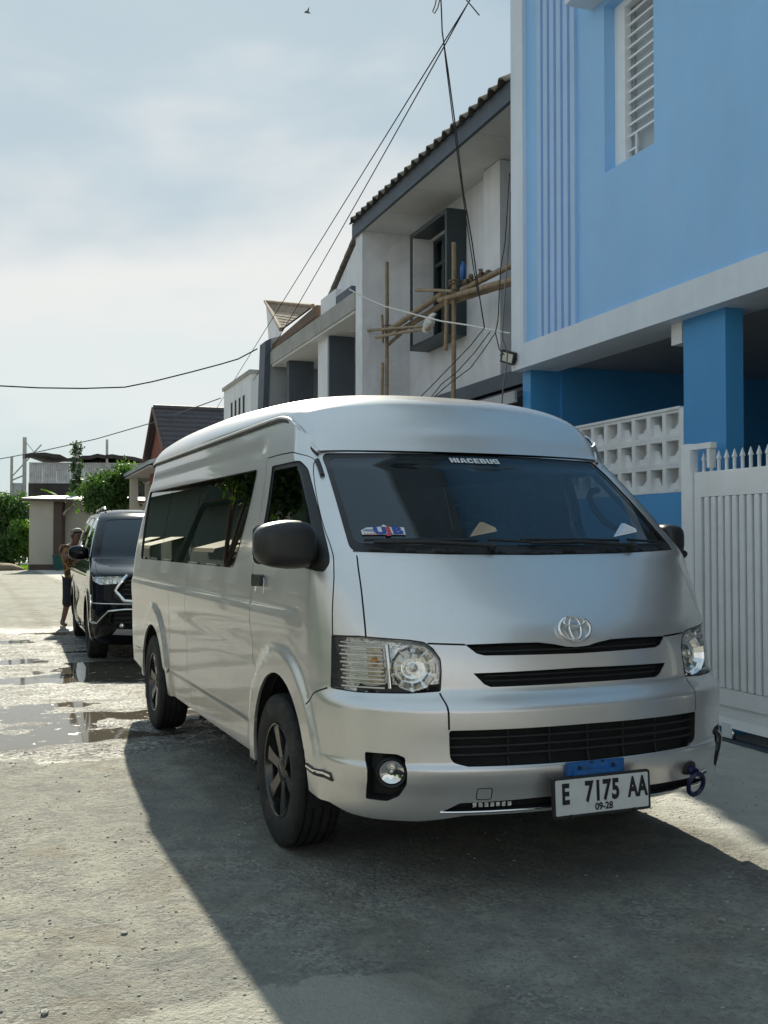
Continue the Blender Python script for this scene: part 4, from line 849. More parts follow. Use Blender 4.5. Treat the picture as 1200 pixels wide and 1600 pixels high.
def opposite_side():
    # houses across the street: seen only mirrored in the minibus glass and paint
    W = MATS['old_white']
    for i, (v0, v1, u, h, m, lb) in enumerate(((13, 22, -6.3, 5.2, 'green_wall', 'dark green house with cream awning across the street, mirrored in the minibus windows'), (22.6, 31, -6.6, 4.6, 'green_wall', 'dark house with white barred windows across the street, mirrored in the rear glass'), (31.5, 44, -6.5, 5.5, 'green_wall', 'tall gabled house across the street, mirrored near the rear corner of the minibus'))):
        r = thing('facing_house', lb, 'house', (u, v0, 0)); L = v1-v0
        MB().box(-5, 0, 0, L, 0, h).build('wall', MATS[m], r); mb = MB(); mb.add([(.7, -.3, h-.1), (.7, L+.3, h-.1), (-2.5, L+.3, h+1.5), (-2.5, -.3, h+1.5), (-5.5, -.3, h), (-5.5, L+.3, h)], [(0, 1, 2, 3), (3, 2, 5, 4)]); mb.build('roof', MATS['roof_tile_brown'], r)
        for k in range(int(L//2.6)):
            y = .7+2.6*k; w = MB().box(.0, .04, y, y+1.25, .95, 2.0).build('window', MATS['cavity'], r)
            for q in range(6): MB().box(.06, .085, y+.24*q, y+.24*q+.03, .95, 2.0).build('grille_bar', MATS['white_metal'], w)
            for z in (.95, 1.7, 1.97): MB().box(.086, .10, y, y+1.25, z, z+.04).build('grille_rail', MATS['white_metal'], w)
        for k in range(int(L//4.4)):
            y = .3+4.4*k; mb = MB(); mb.add([(0, y, 3.3), (0, y+2.4, 3.3), (1.0, y+2.4, 2.55), (1.0, y, 2.55), (1.0, y+2.4, 2.38), (1.0, y, 2.38)], [(0, 1, 2, 3), (3, 2, 4, 5)]); mb.build('awning', MATS['awning_cream'], r)
    c = Vector((-4.5, 16.5, 4.3)); tree('street_tree', 'leafy street tree across the road, mirrored in the front side window', (c.x, c.y, 0), 2.0, c, (1.1, 1.3, 1.1), 4200, .20, 'leaf_mid', 77)
    for k in range(4):
        c = Vector((-6.6+.3*(k % 2), 6.5-4.2*k, 1.0)); tree('hedge_bush', ['green bush across the road level with the minibus rear', 'green bush across the road level with the minibus front', 'green bush across the road behind the viewpoint', 'green bush across the road farthest behind the viewpoint'][k], (c.x, c.y, 0), .7, c, (.8, 1.5, .9), 1800, .26, 'leaf_bright', 80+k, 'bush', 'bushes across the road', .05)
    r = thing('bounce_wall', 'long pale wall added across the road to bounce light, level with the minibus', 'wall', (-7.6, -9, 0)); MB().box(-.2, 0, 0, 20.5, 0, 3.6).build('wall_face', MATS['old_white'], r); MB().box(-.25, .05, -.05, 20.55, 3.601, 3.7).build('wall_coping', MATS['concrete_slab'], r)  # unseen pale wall, added to bounce light onto the houses and the minibus side
    # next house along on the near side, behind the viewpoint, mirrored in the windshield
    r = street_thing('eave_house', 'cream house with deep tiled eave behind the viewpoint, mirrored in the minibus front', 'house')
    bx(-6, -.3, -13, -5.2, 0, 5.6).build('wall', MATS['cream_wall'], r); poly_n([(.9, 5.4), (.9, 5.55), (-3, 7.4), (-6.5, 5.6), (-6.5, 5.45), (-3, 7.2)], -13.3, -4.9).build('roof', MATS['roof_tile'], r)
    for k in range(3): w = bx(-.3, -.26, -12.3+2.4*k, -11.0+2.4*k, 3.4, 4.8).build('window', MATS['bay_dark'], r); bx(-.259, -.255, -12.2+2.4*k, -11.1+2.4*k, 3.5, 4.7).build('pane', MATS['pane_dark'], w)
opposite_side()
# ------------------------------------------------------------------ overhead cables
def sag(a, b, s, n=24): return [Vector(a).lerp(Vector(b), t)+Vector((0, 0, -4*s*t*(1-t))) for t in np.linspace(0, 1, n)]
def cable(name, label, pts, r, m='cable_black'): tag(MB().tube(pts, r, 5).build(name, MATS[m]), label, 'cable', 'cables strung along the street')
c_ = camdist; EAVE = Vector((BO[0]-.93*math.cos(BA)+2.5*math.sin(BA), BO[1]+.93*math.sin(BA)+2.5*math.cos(BA), 7.56)); EAVE2 = EAVE+Vector((-.02, -.5, 0))
cable('overhead_cable', 'upper of two long cables running down to the vent block house', [EAVE]+sag(c_(742, -12, 8.5), c_(300, 700, 34), .0), .006)
cable('overhead_cable', 'lower of two long cables running towards the grey porch', [EAVE]+sag(c_(742, -14, 8.6), c_(350, 668, 27), .10), .006)
cable('thin_cable', 'short loose cable end hanging beside the crossing of the long cables', [EAVE+Vector((.03, 0, 0)), c_(727, -2, 8.6), c_(749, 24, 8.6)], .006, 'cable_grey')
cable('drop_cable', 'black cable bundle hanging from the top edge down to the white house', [EAVE2]+[c_(x, y, t) for x, y, t in ((688, -20, 7.6), (690, 20, 7.7), (691, 50, 7.8), (700, 110, 7.95), (712, 200, 8.1), (724, 300, 8.25), (738, 380, 8.35), (748, 455, 8.4), (757, 512, 8.45))], .0055)
cable('drop_cable', 'thinner cable hanging beside the black bundle in front of the tiled eave', [c_(x, y, t) for x, y, t in ((691, 48, 7.8), (698, 110, 7.97), (708, 190, 8.1), (717, 260, 8.2), (728, 340, 8.3), (740, 420, 8.38), (746, 455, 8.42))], .0045)
cable('looped_cable', 'small cable loop hanging at the top edge beside the drop bundle', [EAVE2]+[c_(x, y, 7.7) for x, y in ((684, -15), (680, 8), (676, 18), (679, 21), (684, 12), (688, -5))]+[EAVE2+Vector((.02, 0, 0))], .005, 'cable_grey')
cable('street_cable', 'sagging cable crossing the sky from the left edge to the grey house', [c_(x, y, t) for x, y, t in ((-60, 598, 20), (0, 603, 20), (60, 606, 20), (130, 607, 20.2), (195, 605, 20.5), (240, 596, 20.8), (300, 581, 21), (345, 569, 21.3), (372, 561, 21.5), (402, 545, 21.8))], .014)
cable('far_cable', 'faint low cable from the left edge rising to the red gable house', [c_(x, y, t) for x, y, t in ((-60, 722, 40), (0, 717, 40), (60, 706, 39), (150, 686, 37), (240, 660, 35), (345, 622, 33))], .018, 'cable_grey')
cable('white_cable', 'pale cable from the fin wall across the scaffold to the blue house corner', [c_(x, y, t) for x, y, t in ((546, 452, 10.4), (580, 470, 10.2), (602, 479, 10.0), (650, 492, 9.6), (690, 502, 9.3), (730, 508, 9.0), (770, 516, 8.75), (797, 521, 8.6))], .007, 'white_cloth')
for i, (pts, lb) in enumerate((((( 757, 512), (735, 540), (706, 570), (680, 597), (652, 625)), 'cable slanting down the white wall to the canopy, upper of three'), (((766, 518), (742, 550), (715, 580), (690, 600), (668, 628)), 'cable slanting down the white wall to the canopy, middle of three'), (((774, 520), (755, 548), (735, 575), (705, 597), (676, 622)), 'cable slanting down the white wall to the canopy, lowest of three'))):
    cable('wall_cable', lb, [c_(x, y, 8.7+.02*k) for k, (x, y) in enumerate(pts)], .0045)
cable('corner_cable', 'grey cable running down the edge of the blue house to the floodlight', [c_(x, y, 8.42) for x, y in ((797, 300), (795, 380), (790, 440), (786, 500), (785, 530), (793, 550), (791, 575), (786, 610), (783, 640))], .006, 'cable_grey')
cable('corner_cable', 'dark cable hanging in the gap beside the blue house', [c_(x, y, 8.5) for x, y in ((796, 270), (789, 380), (782, 420), (778, 500), (774, 520), (780, 545), (788, 555))], .005)
b = c_(480, 20, 34); bd = thing('bird', 'tiny dark bird in flight near the top of the sky', 'bird', b)
MB().tube([(-.10, 0, 0), (-.04, 0, .02), (.05, 0, .02), (.12, 0, .0)], [.012, .04, .035, .004], 8).build('bird_body', MATS['slate_paint'], bd)
for s in (-1, 1): MB().add([(-.03, 0, .03), (.05, 0, .03), (.03, s*.12, .13), (-.01, s*.20, .10)], [(0, 1, 2, 3)]).build('wing', MATS['slate_paint'], bd)
# ------------------------------------------------------------------ the silver minibus
def build_van():
    B = van
    paint = car_paint('silver_paint', (.80, .78, .77)); black = MATS['black_plastic']; gloss = MATS['gloss_black']; chrome = MATS['chrome']; dark = MATS['cavity']
    root = thing('minibus', 'silver high-roof minibus parked facing the camera, number plate hanging low on its bumper', 'van', (0, 2.6, 0))
    P = lambda name, me: link(name, me, root, True)
    uz = lambda pts: np.array([B.fz(u, z) for u, z in pts])
    vz = lambda pts, side=-1: np.array([B.sz(v, z, side) for v, z in pts])
    both = lambda p: [np.asarray(p), mir(p)]
    # outlines -----------------------------------------------------
    ws = rnd(uz([(-.795, 1.318), (-.4, 1.304), (0, 1.300), (.4, 1.304), (.795, 1.318), (.731, 1.757), (.35, 1.766), (0, 1.768), (-.35, 1.766), (-.731, 1.757)]), [.05, 0, 0, 0, .05, .05, 0, 0, 0, .05])
    head = rnd(uz([(-.897, .988), (-.824, .991), (-.661, .980), (-.612, .972), (-.585, .950), (-.563, .911), (-.563, .863), (-.570, .794), (-.677, .786), (-.837, .783), (-.907, .789)]), .006)
    fog = rnd(uz([(-.834, .566), (-.739, .565), (-.712, .553), (-.712, .455), (-.73, .409), (-.766, .386), (-.828, .388)]), .008)
    lowg = rnd(uz([(-.566, .655), (0, .659), (.566, .655), (.562, .538), (.50, .522), (0, .520), (-.50, .522), (-.562, .538)]), [.012, 0, .012, .03, 0, 0, 0, .03])
    slot1 = rnd(uz([(-.465, .964), (-.30, .967), (-.17, .966), (-.10, .957), (-.05, .946), (0, .943), (.05, .946), (.10, .957), (.17, .966), (.30, .967), (.465, .964), (.425, .930), (.395, .922), (0, .918), (-.395, .922), (-.425, .930)]), .004)
    slot2 = rnd(uz([(-.445, .857), (0, .864), (.445, .857), (.405, .815), (.38, .804), (0, .806), (-.38, .804), (-.405, .815)]), .004)
    lows = rnd(uz([(-.585, .352), (-.525, .385), (-.2, .394), (.2, .394), (.525, .388), (.635, .386), (.655, .372), (.635, .354), (.3, .352), (0, .352), (-.3, .352)]), .008)
    dwin = rnd(vz([(1.425, 1.722), (1.02, 1.722), (.945, 1.680), (.655, 1.44), (.490, 1.268), (.500, 1.235), (.72, 1.248), (1.33, 1.262), (1.39, 1.45)]), [.03, .05, .03, 0, .02, .02, 0, .03, 0])
    swin = rnd(vz([(1.690, 1.722), (1.80, 1.30), (1.845, 1.217), (4.72, 1.212), (4.83, 1.735), (3.07, 1.728)]), [.03, 0, .06, .05, .05, 0])
    def arch(c, a, b):
        t = np.linspace(-.25*math.pi, 1.25*math.pi, 46); return vz([(c[0]+a*math.cos(k), c[1]+b*math.sin(k)) for k in t] + [(c[0]-.33, .27), (c[0]+.33, .27)])
    archF, archR = arch(VAN_F, .412, .445), arch(VAN_R, .43, .42)
    # lower edge and upper edge of the skin
    low = [B.fz(u, z) for u, z in ((0.001, .338), (.2, .338), (.5, .336), (.58, .322), (.66, .311), (.80, .310), (.86, .318))] + [B.sz(v, z, 1) for v, z in ((.36, .335), (.45, .352), (.56, .362), (1.36, .318), (2.4, .315), (3.65, .315), (4.45, .33), (4.6, .36), (4.95, .40))] + [np.array([B.Xt, B.q_of_z(.42)])]
    low = np.array(low); lowP = np.concatenate([[(-B.Xt, -.05)], mir(low), low, [(B.Xt, -.05)]])
    top = [B.fz(u, 1.7675) for u in (.001, .2, .4, .6, .735)] + [B.sz(v, z, 1) for v, z in ((1.015, 1.785), (1.04, 1.822), (1.10, 1.862), (1.18, 1.905), (1.30, 1.944), (1.45, 1.958), (2.5, 1.961), (4.75, 1.961))] + [np.array([B.Xt, B.q_of_z(1.961)])]
    top = np.array(top); topP = np.concatenate([[(-B.Xt, B.qmax+.05)], mir(top), top, [(B.Xt, B.qmax+.05)]])
    voids = [ws, lowg, slot1, slot2, lows, lowP, topP]
    for p in (head, fog, dwin, swin, archF, archR): voids += both(p)
    rwin = rnd(np.array([(B.Xt-.62, B.q_of_z(1.25)), (B.Xt+.0, B.q_of_z(1.25)), (B.Xt+.0, B.q_of_z(1.72)), (B.Xt-.60, B.q_of_z(1.72))]), 0)
    g = .0075; gaps = []
    for hp in both(head): gaps.append(strip(np.concatenate([hp, hp[:1]]), .007))
    for ln in (uz([(-.777, 1.302), (-.79, 1.15), (-.802, .990)]), uz([(-.600, .969), (-.463, .9635)]), uz([(-.572, .786), (-.568, .75), (-.566, .657)]),
               vz([(1.53, 1.768), (1.30, 1.772), (1.074, 1.762), (1.00, 1.735), (.945, 1.687), (.70, 1.478), (.475, 1.272), (.43, 1.12), (.405, 1.0), (.40, .985)]),
               vz([(1.53, 1.768), (1.495, 1.30), (1.445, 1.05), (1.415, .87), (1.36, .60)]), vz([(.405, .785), (.47, .765), (.53, .735), (.56, .70)]), vz([(2.95, 1.20), (2.95, .34)]), vz([(3.50, 1.02), (3.50, .50), (3.62, .46)]),
               vz([(1.62, 1.955), (1.66, 1.74), (1.58, 1.30), (1.53, 1.05)])[:1].repeat(2, 0)[:0] if False else vz([(4.42, .525), (4.9, .525)])):
        gaps += [strip(ln, g), mir(strip(ln, g))]
    tow = rnd(uz([(-.468, .440), (-.412, .440), (-.412, .397), (-.468, .397)]), .008)
    gaps.append(strip(np.concatenate([tow, tow[:1]]), .004))
    hood = uz([(-.777, 1.302), (-.4, 1.296), (0, 1.294), (.4, 1.296), (.777, 1.302), (.79, 1.15), (.802, .990), (.661, .980), (.600, .969), (.46, .9645), (0, .95), (-.46, .9645), (-.600, .969), (-.661, .980), (-.802, .990), (-.79, 1.15)])
    grp = uz([(-.600, .968), (-.46, .9625), (0, .95), (.46, .9625), (.600, .968), (.563, .90), (.57, .787), (.566, .657), (0, .657), (-.566, .657), (-.57, .787), (-.563, .90)])
    door = vz([(1.53, 1.768), (1.30, 1.772), (1.074, 1.762), (1.00, 1.735), (.945, 1.687), (.70, 1.478), (.475, 1.272), (.43, 1.12), (.405, 1.0), (.40, .985), (.50, .60), (1.36, .60), (1.415, .87), (1.445, 1.05), (1.495, 1.30)])
    fb = [B.fz(u, .784) for u in (-.90, -.7, -.5, -.2, .2, .5, .7, .90)]
    bump_ = np.array([B.sz(.545, .36)] + [B.sz(.54, .60), B.sz(.50, .74)] + fb + [B.sz(.50, .74, 1), B.sz(.54, .60, 1), B.sz(.545, .36, 1), B.fz(.85, .26), B.fz(0, .26), B.fz(-.85, .26)])
    rbump = [vz([(4.40, .525), (4.95, .525)]), ]
    rb = np.concatenate([vz([(4.42, .525), (4.95, .525)]), [(-B.Xt, B.q_of_z(.525)), (-B.Xt, 0.0)], vz([(4.42, .255)])])
    named = [('hood', hood), ('grille_surround', grp), ('front_bumper', bump_), ('driver_door', door), ('passenger_door', mir(door)), ('rear_bumper', rb), ('rear_bumper', mir(rb))]
    xf = B.Xf
    spec = [(-xf-.15, xf+.15, 0, B.qmax, .02, .02), (-xf-B.Ls-.1, -xf-.15, 0, B.qmax, .045, .028), (xf+.15, xf+B.Ls+.1, 0, B.qmax, .07, .06),
            (-B.Xt, -xf-B.Ls-.1, 0, B.qmax, .06, .06), (xf+B.Ls+.1, B.Xt, 0, B.qmax, .06, .06)]
    pan = cut_panels(B, voids, gaps, named, spec, 'body_shell')
    for nm, (V, F) in pan.items(): P(nm, skin_mesh(B, V, F, nm, paint, 0, .014))
    # inner lining seen through gaps and glass
    lin_v = [ws, lowP, topP]
    for p in (dwin, swin): lin_v += both(p)
    lining = cut_panels(B, lin_v + both(archF) + both(archR), [], [], [(-B.Xt, B.Xt, 0, B.qmax, .12, .09)], 'interior_lining')
    V, F = lining['interior_lining']; P('interior_lining', skin_mesh(B, V, F, 'interior_lining', dark, -.062, 0))
    # roof -------------------------------------------------------------
    rs = np.array([(.955, 1.768, 1.778, .740, .056), (.968, 1.776, 1.812, .747, .056), (.988, 1.794, 1.868, .757, .055), (1.03, 1.826, 1.942, .768, .05), (1.09, 1.866, 2.003, .778, .045), (1.18, 1.912, 2.050, .787, .035),
                   (1.30, 1.950, 2.084, .795, .02), (1.45, 1.964, 2.108, .799, .01), (1.8, 1.967, 2.150, .80, 0), (2.5, 1.967, 2.205, .80, 0), (3.3, 1.967, 2.245, .80, 0), (4.2, 1.967, 2.255, .80, 0), (4.75, 1.967, 2.225, .80, 0), (4.93, 1.965, 2.16, .793, -.03), (5.02, 1.962, 2.07, .775, -.05), (5.05, 1.958, 1.972, .76, -.06)])
    tt = np.concatenate([[0], np.cumsum(np.hypot(np.diff(rs[:, 0]), np.diff(rs[:, 2])))]); fn = [pchip(tt, rs[:, k]) for k in range(5)]
    ts = np.concatenate([np.linspace(0, tt[7], 40), np.linspace(tt[7], tt[12], 24)[1:], np.linspace(tt[12], tt[-1], 20)[1:]])
    ph = np.linspace(-math.pi/2, math.pi/2, 61); secs = []; edge = []
    for t in ts:
        v, zb, zc, W, b = [float(f(t)) for f in fn]
        a = np.sign(np.sin(ph))*np.abs(np.sin(ph))**(2/2.3); zz = zb+(zc-zb)*np.maximum(np.cos(ph), 0)**(2/2.05)
        secs.append([(W*a[i], v+b*a[i]**2, zz[i]) for i in range(len(ph))])
    mb = MB(); mb.loft(secs); mb.build('roof', paint, root, True)
    mb = MB(); mb.loft([[(x*.95, y+.04, z-.045) for x, y, z in s] for s in secs[6:]]); mb.build('headliner', MATS['cloth_grey'], root, True)
    for sd in (-1, 1):
        k = 0 if sd < 0 else -1; ed = [Vector(s[k])+Vector((sd*.006, 0, -.004)) for s in secs]
        MB().tube(ed, .0085, 8).build('drip_rail', paint, root, True)
        MB().tube([e+Vector((sd*.003, 0, -.015)) for e in ed], .007, 6).build('drip_channel', black, root, True)
    # glazing ------------------------------------------------------------
    wsi = patch(B, ws, 'windshield', MATS['glass_front'], root, -.004, .05)
    inner = rnd(uz([(-.765, 1.352), (0, 1.342), (.765, 1.352), (.708, 1.738), (0, 1.750), (-.708, 1.738)]), .05)
    patch(B, ws, 'windshield_border', gloss, wsi, -.0025, .03, 0, [inner])
    wall(B, ws, 'windshield_seal', black, wsi, .002, -.02)
    for sd in (0, 1):
        f = (lambda p: p) if sd == 0 else mir
        d = f(dwin); c = d.mean(0)
        w = patch(B, d, 'door_window', MATS['glass_door'], root, -.010, .05); wall(B, d, 'window_seal', black, w, .001, -.03)
        di = f(rnd(vz([(1.395, 1.700), (1.03, 1.700), (.965, 1.665), (.70, 1.43), (.585, 1.31), (.585, 1.275), (1.31, 1.288), (1.36, 1.45)]), [.03, .04, .03, 0, .02, .02, .03, 0]))
        patch(B, d, 'window_frame', black, w, -.007, .03, 0, [di])
        v = f(vz([(1.69, 1.722), (1.83, 1.20), (2.90, 1.20), (3.055, 1.75), (1.69, 1.75)]))
        edges = [1.55, None]
        cuts = [((1.60, 1.60), (2.985, 2.985)), ((2.995, 2.995), (3.93, 3.93)), ((3.94, 3.94), (4.95, 4.95))]
        s = f(swin); wall(B, s, 'window_gasket', black, root, .003, -.025)
        for (a0, a1), (b0, b1) in cuts:
            clip = f(vz([(a0, 1.19), (b0, 1.19), (b1, 1.76), (a1, 1.76)]))
            V, F = cdt([dens(s, .05), dens(clip, .05)], far_from(np.stack([q.ravel() for q in np.meshgrid(np.arange(s[:, 0].min(), s[:, 0].max(), .08), np.arange(s[:, 1].min(), s[:, 1].max(), .08))], 1), [dens(s, .05), dens(clip, .05)], .02))
            c = np.array([V[list(t)].mean(0) for t in F]); ok = inpoly(c, s) & inpoly(c, clip)
            link('side_window', skin_mesh(B, V, [t for t, k in zip(F, ok) if k], 'side_window', MATS['glass_dark'], -.006, .004), root, True)
    rear_glass = rnd(np.array([(B.Xt-.66, B.q_of_z(1.25)), (B.Xt-.02, B.q_of_z(1.25)), (B.Xt-.02, B.q_of_z(1.74)), (B.Xt-.64, B.q_of_z(1.74))]), .06)
    patch(B, rear_glass, 'rear_window', MATS['glass_dark'], root, .004, .08, .004); patch(B, mir(rear_glass), 'rear_window', MATS['glass_dark'], root, .004, .08, .004)
    for f in (lambda p: p, mir):
        tl = f(np.array([(B.Xt-.86, B.q_of_z(.82)), (B.Xt-.70, B.q_of_z(.82)), (B.Xt-.70, B.q_of_z(1.16)), (B.Xt-.86, B.q_of_z(1.16))])); patch(B, tl, 'tail_light', MATS['red_lens'], root, .006, .05, .006)
    # head lamps -----------------------------------------------------------
    for f in (lambda p: p, mir):
        h = f(head); lamp = patch(B, h, 'headlight', MATS['lens_clear'], root, -.002, .03, .004)
        wall(B, h, 'lamp_rim', MATS['lamp_rim'], lamp, .001, -.055)
        patch(B, h, 'lamp_housing', MATS['reflector'], lamp, -.054, .012)
        sgn = 1 if h[:, 0].mean() > 0 else -1
        def at(u, z, d): return Vector(B.off(*B.fz(sgn*u, z), d))
        def frame(u, z):
            n = Vector(B.nrm(*B.fz(sgn*u, z))); n = (n*.6+Vector((0, -1, 0))*.4).normalized(); x = n.cross(Vector((0, 0, 1))).normalized(); return n, x, x.cross(n)
        # main beam bowl with cut facets
        n, x, y = frame(.665, .885); c = at(.665, .880, -.05); mb = MB(); R = 20
        prof = [(.086, .040), (.083, .036), (.072, .020), (.058, .008), (.042, .000), (.024, -.004)]
        ring = lambda r, d: [c + (x*math.cos(k*2*math.pi/R)*1.02 + y*math.sin(k*2*math.pi/R))*r*(1+(.03 if k % 2 else 0)) + n*d for k in range(R)]
        mb.loft([ring(r, d) for r, d in prof], False, True); mb.build('main_reflector', MATS['chrome'], lamp, True, fix=False)
        mb = MB(); mb.loft([[c + (x*math.cos(k*.524)+y*math.sin(k*.524))*r + n*d for k in range(12)] for r, d in ((.020, .004), (.020, .030), (.015, .038), (.002, .040))], True, True); mb.build('bulb_shield', MATS['bulb'], lamp, True)
        # divider and turn signal block with ribs
        L = uz([(-.742*(-sgn) if False else -.742, .80), (-.742, .965)]); L = f(L) if f is mir else L
        MB().tube(along(B, L, -.02, .02), .010, 6).build('lamp_divider', MATS['chrome'], lamp, True)
        for k, zz in enumerate(np.linspace(.800, .968, 12)):
            ln = uz([(-.758, zz), (-.89+.004, zz)]); ln = f(ln); MB().tube(along(B, ln, -.012-.012*(k % 2), .02), .0042, 5).build('lens_rib', MATS['lens_rib'], lamp, True)
        blk = f(rnd(uz([(-.765, .958), (-.815, .958), (-.815, .815), (-.765, .815)]), .008)); patch(B, blk, 'signal_reflector', MATS['amber_reflector'], lamp, -.032, .02, .01)
        cc = at(.79, .90, -.028); bm = bmesh.new(); bmesh.ops.create_uvsphere(bm, u_segments=12, v_segments=8, radius=.017, matrix=Matrix.Translation(cc)); MB().bm(bm, True).build('signal_bulb', MATS['amber'], lamp, True)
        # fog lamp
        fo = f(fog); bz = patch(B, fo, 'fog_lamp_bezel', black, root, -.055, .02); wall(B, fo, 'bezel_wall', black, bz, -.002, -.056)
        n, x, y = frame(.772, .487); c = at(.772, .487, -.05)
        mb = MB(); R = 28; rg = lambda r, d: [c+(x*math.cos(k*2*math.pi/R)+y*math.sin(k*2*math.pi/R))*r+n*d for k in range(R)]
        mb.loft([rg(.060, 0), (rg(.060, .022)), rg(.054, .030), rg(.047, .026)], True, True); fl = mb.build('fog_lamp', black, root, True, sharp=40)
        MB().loft([rg(.046, .010), rg(.03, .002), rg(.012, -.004), rg(.0005, -.004)], True, True).build('fog_reflector', chrome, fl, True, fix=False)
        MB().loft([rg(.047, .025), rg(.035, .033), rg(.018, .037), rg(.0005, .038)], True, True).build('fog_lens', MATS['lens_clear'], fl, True, fix=False)
        MB().loft([rg(.012, -.002), rg(.012, .014), rg(.0005, .016)], True, True).build('fog_bulb', MATS['bulb'], fl, True, fix=False)
    # grilles ------------------------------------------------------------------
    for nm, pl, dp in (('upper_grille', slot1, .035), ('middle_grille', slot2, .035), ('lower_grille', lowg, .05), ('lower_intake', lows, .03)):
        gr = patch(B, pl, nm, dark, root, -dp, .04); wall(B, pl, 'grille_edge', black, gr, -.001, -dp)
        if nm == 'lower_grille':
            for zz in (.560, .590, .622): MB().tube(along(B, uz([(-.56, zz), (-.2, zz+.002), (.2, zz+.002), (.56, zz)]), -.018, .05), .0055, 6).build('grille_slat', black, gr, True)
            for uu in (-.34, -.17, 0, .17, .34): MB().tube(along(B, uz([(uu, .524), (uu, .655)]), -.028, .03), .004, 5).build('grille_bar', black, gr, True)
        elif nm == 'middle_grille':
            for zz in (.826, .846): MB().tube(along(B, uz([(-.40, zz), (.0, zz+.002), (.40, zz)]), -.014, .05), .004, 6).build('grille_slat', black, gr, True)
        elif nm == 'upper_grille':
            MB().tube(along(B, uz([(-.42, .938), (-.2, .94), (.2, .94), (.42, .938)]), -.014, .05), .004, 6).build('grille_slat', black, gr, True)
        else:
            MB().tube(along(B, uz([(-.59, .349), (-.3, .350), (.3, .350), (.64, .352)]), .000, .03), .0055, 6).build('chrome_strip', chrome, gr, True)
            for k in range(7):
                uu = -.47+.022*k; c = Vector(B.off(*B.fz(uu, .372), -.012)); MB().box(c.x-.008, c.x+.008, c.y-.004, c.y+.004, c.z-.008, c.z+.008).build('led_chip', MATS['reflector'], gr, True)
    # emblem --------------------------------------------------------------------
    c = Vector(B.off(*B.fz(.002, 1.006), .012)); n = Vector(B.nrm(*B.fz(.002, 1.006))); n = (n + Vector((0, -1, 0))*.8).normalized(); x = Vector((1, 0, 0)); y = x.cross(n)*-1
    y = n.cross(x).normalized(); y = y if y.z > 0 else -y
    def oval(rx, ry, cx, cy, r, d=0): return [c + x*(cx+rx*math.cos(t))+y*(cy+ry*math.sin(t)) + n*d for t in np.linspace(0, 2*math.pi, 41)]
    em = MB().tube(oval(.071, .049, 0, 0, 0), .0075, 8, False).build('emblem', chrome, root, True)
    MB().tube(oval(.026, .045, 0, 0, 0, .003), .0062, 8, False).build('emblem_loop', chrome, em, True); MB().tube(oval(.047, .017, 0, .026, 0, .003), .0062, 8, False).build('emblem_loop', chrome, em, True)
    # cowl, wipers ---------------------------------------------------------------
    cow = uz([(-.785, 1.318), (-.4, 1.306), (0, 1.302), (.4, 1.306), (.785, 1.318), (.772, 1.349), (.4, 1.338), (0, 1.334), (-.4, 1.338), (-.772, 1.349)]); patch(B, cow, 'cowl', black, root, .004, .03, .01)
    for (hu, tu, tz) in ((-.235, -.70, 1.353), (.48, -.02, 1.346)):
        piv = B.fz(hu+.03, 1.322); tip = B.fz(tu, tz-.015)
        a = along(B, [piv, B.fz(hu*.5+tu*.5, 1.336), tip], .024, .06)
        w = MB().tube(a, [.011]+[.008]*(len(a)-2)+[.006], 8).build('wiper_arm', black, root, True)
        bl = along(B, [B.fz(hu-.02, 1.349), B.fz((hu+tu)/2, 1.352), B.fz(tu-.03, 1.352)], .016, .05); MB().tube(bl, .007, 6).build('wiper_blade', black, w, True)
        MB().tube(along(B, [B.fz(hu+.26, 1.339), B.fz(hu+.03, 1.350)], .018, .05), .006, 6).build('wiper_linkage', black, w, True)
        p = Vector(B.off(*piv, .0)); MB().tube([p, p+Vector(B.nrm(*piv))*.035], .016, 12).build('wiper_pivot', black, w, True)
        # chromed wing trim clipped on the arm
        q0 = Vector(B.off(*B.fz(hu, 1.352), .05)); tri = [(-.070, -.018), (.062, .006), (.058, .022), (.004, .047), (-.012, .046)]; fx = Vector((1, 0, 0)); fy = Vector((0, .35, .94))
        fnn = lambda a_, b_, d_: q0 + fx*a_ + fy*b_ + Vector((0, -1, .3)).normalized()*d_
        tw = MB().prism(tri, fnn, -.002, .008).build('wiper_wing', chrome, w, True)
        MB().prism([(a_*.72, b_*.72+.006) for a_, b_ in tri], fnn, .008, .0105).build('wing_inlay', MATS['sky_mirror'], tw, True)
    # stickers -----------------------------------------------------------------------
    GL = {'H': [(0, 0, .38, 1.3), (.62, 0, 1, 1.3), (.38, .5, .62, .85)], 'I': [(.0, 0, .4, 1.3)], 'A': [((0, 0), (.36, 0), (.55, 1.3), (.28, 1.3)), ((.74, 0), (1.1, 0), (.82, 1.3), (.55, 1.3)), ((.40, .28), (.70, .28), (.66, .55), (.44, .55))],
          'C': [(0, .15, .38, 1.15), (.08, 1.0, .38, 1.3), (.08, 0, .38, .15), (.38, 1.0, .92, 1.3), (.38, 0, .92, .3), (.66, .8, 1, 1.0), (.66, .3, 1, .5)], 'E': [(0, 0, .38, 1.3), (.38, 1.02, .95, 1.3), (.38, .5, .88, .78), (.38, 0, .95, .28)],
          'B': [(0, 0, .38, 1.3), (.38, 1.04, .90, 1.3), (.38, .54, .92, .78), (.38, 0, .92, .26), (.66, .78, 1, 1.04), (.66, .26, 1, .54)], 'U': [(0, .15, .38, 1.3), (.62, .15, 1, 1.3), (.08, 0, .92, .15), (.38, .15, .62, .28)],
          'S': [(.06, 1.04, .95, 1.3), (0, .76, .38, 1.04), (.02, .52, .98, .76), (.62, .26, 1, .52), (.05, 0, .94, .26), (0, .26, .34, .40), (.66, .90, 1, 1.04)]}
    v = []; fc = []; xx = 0
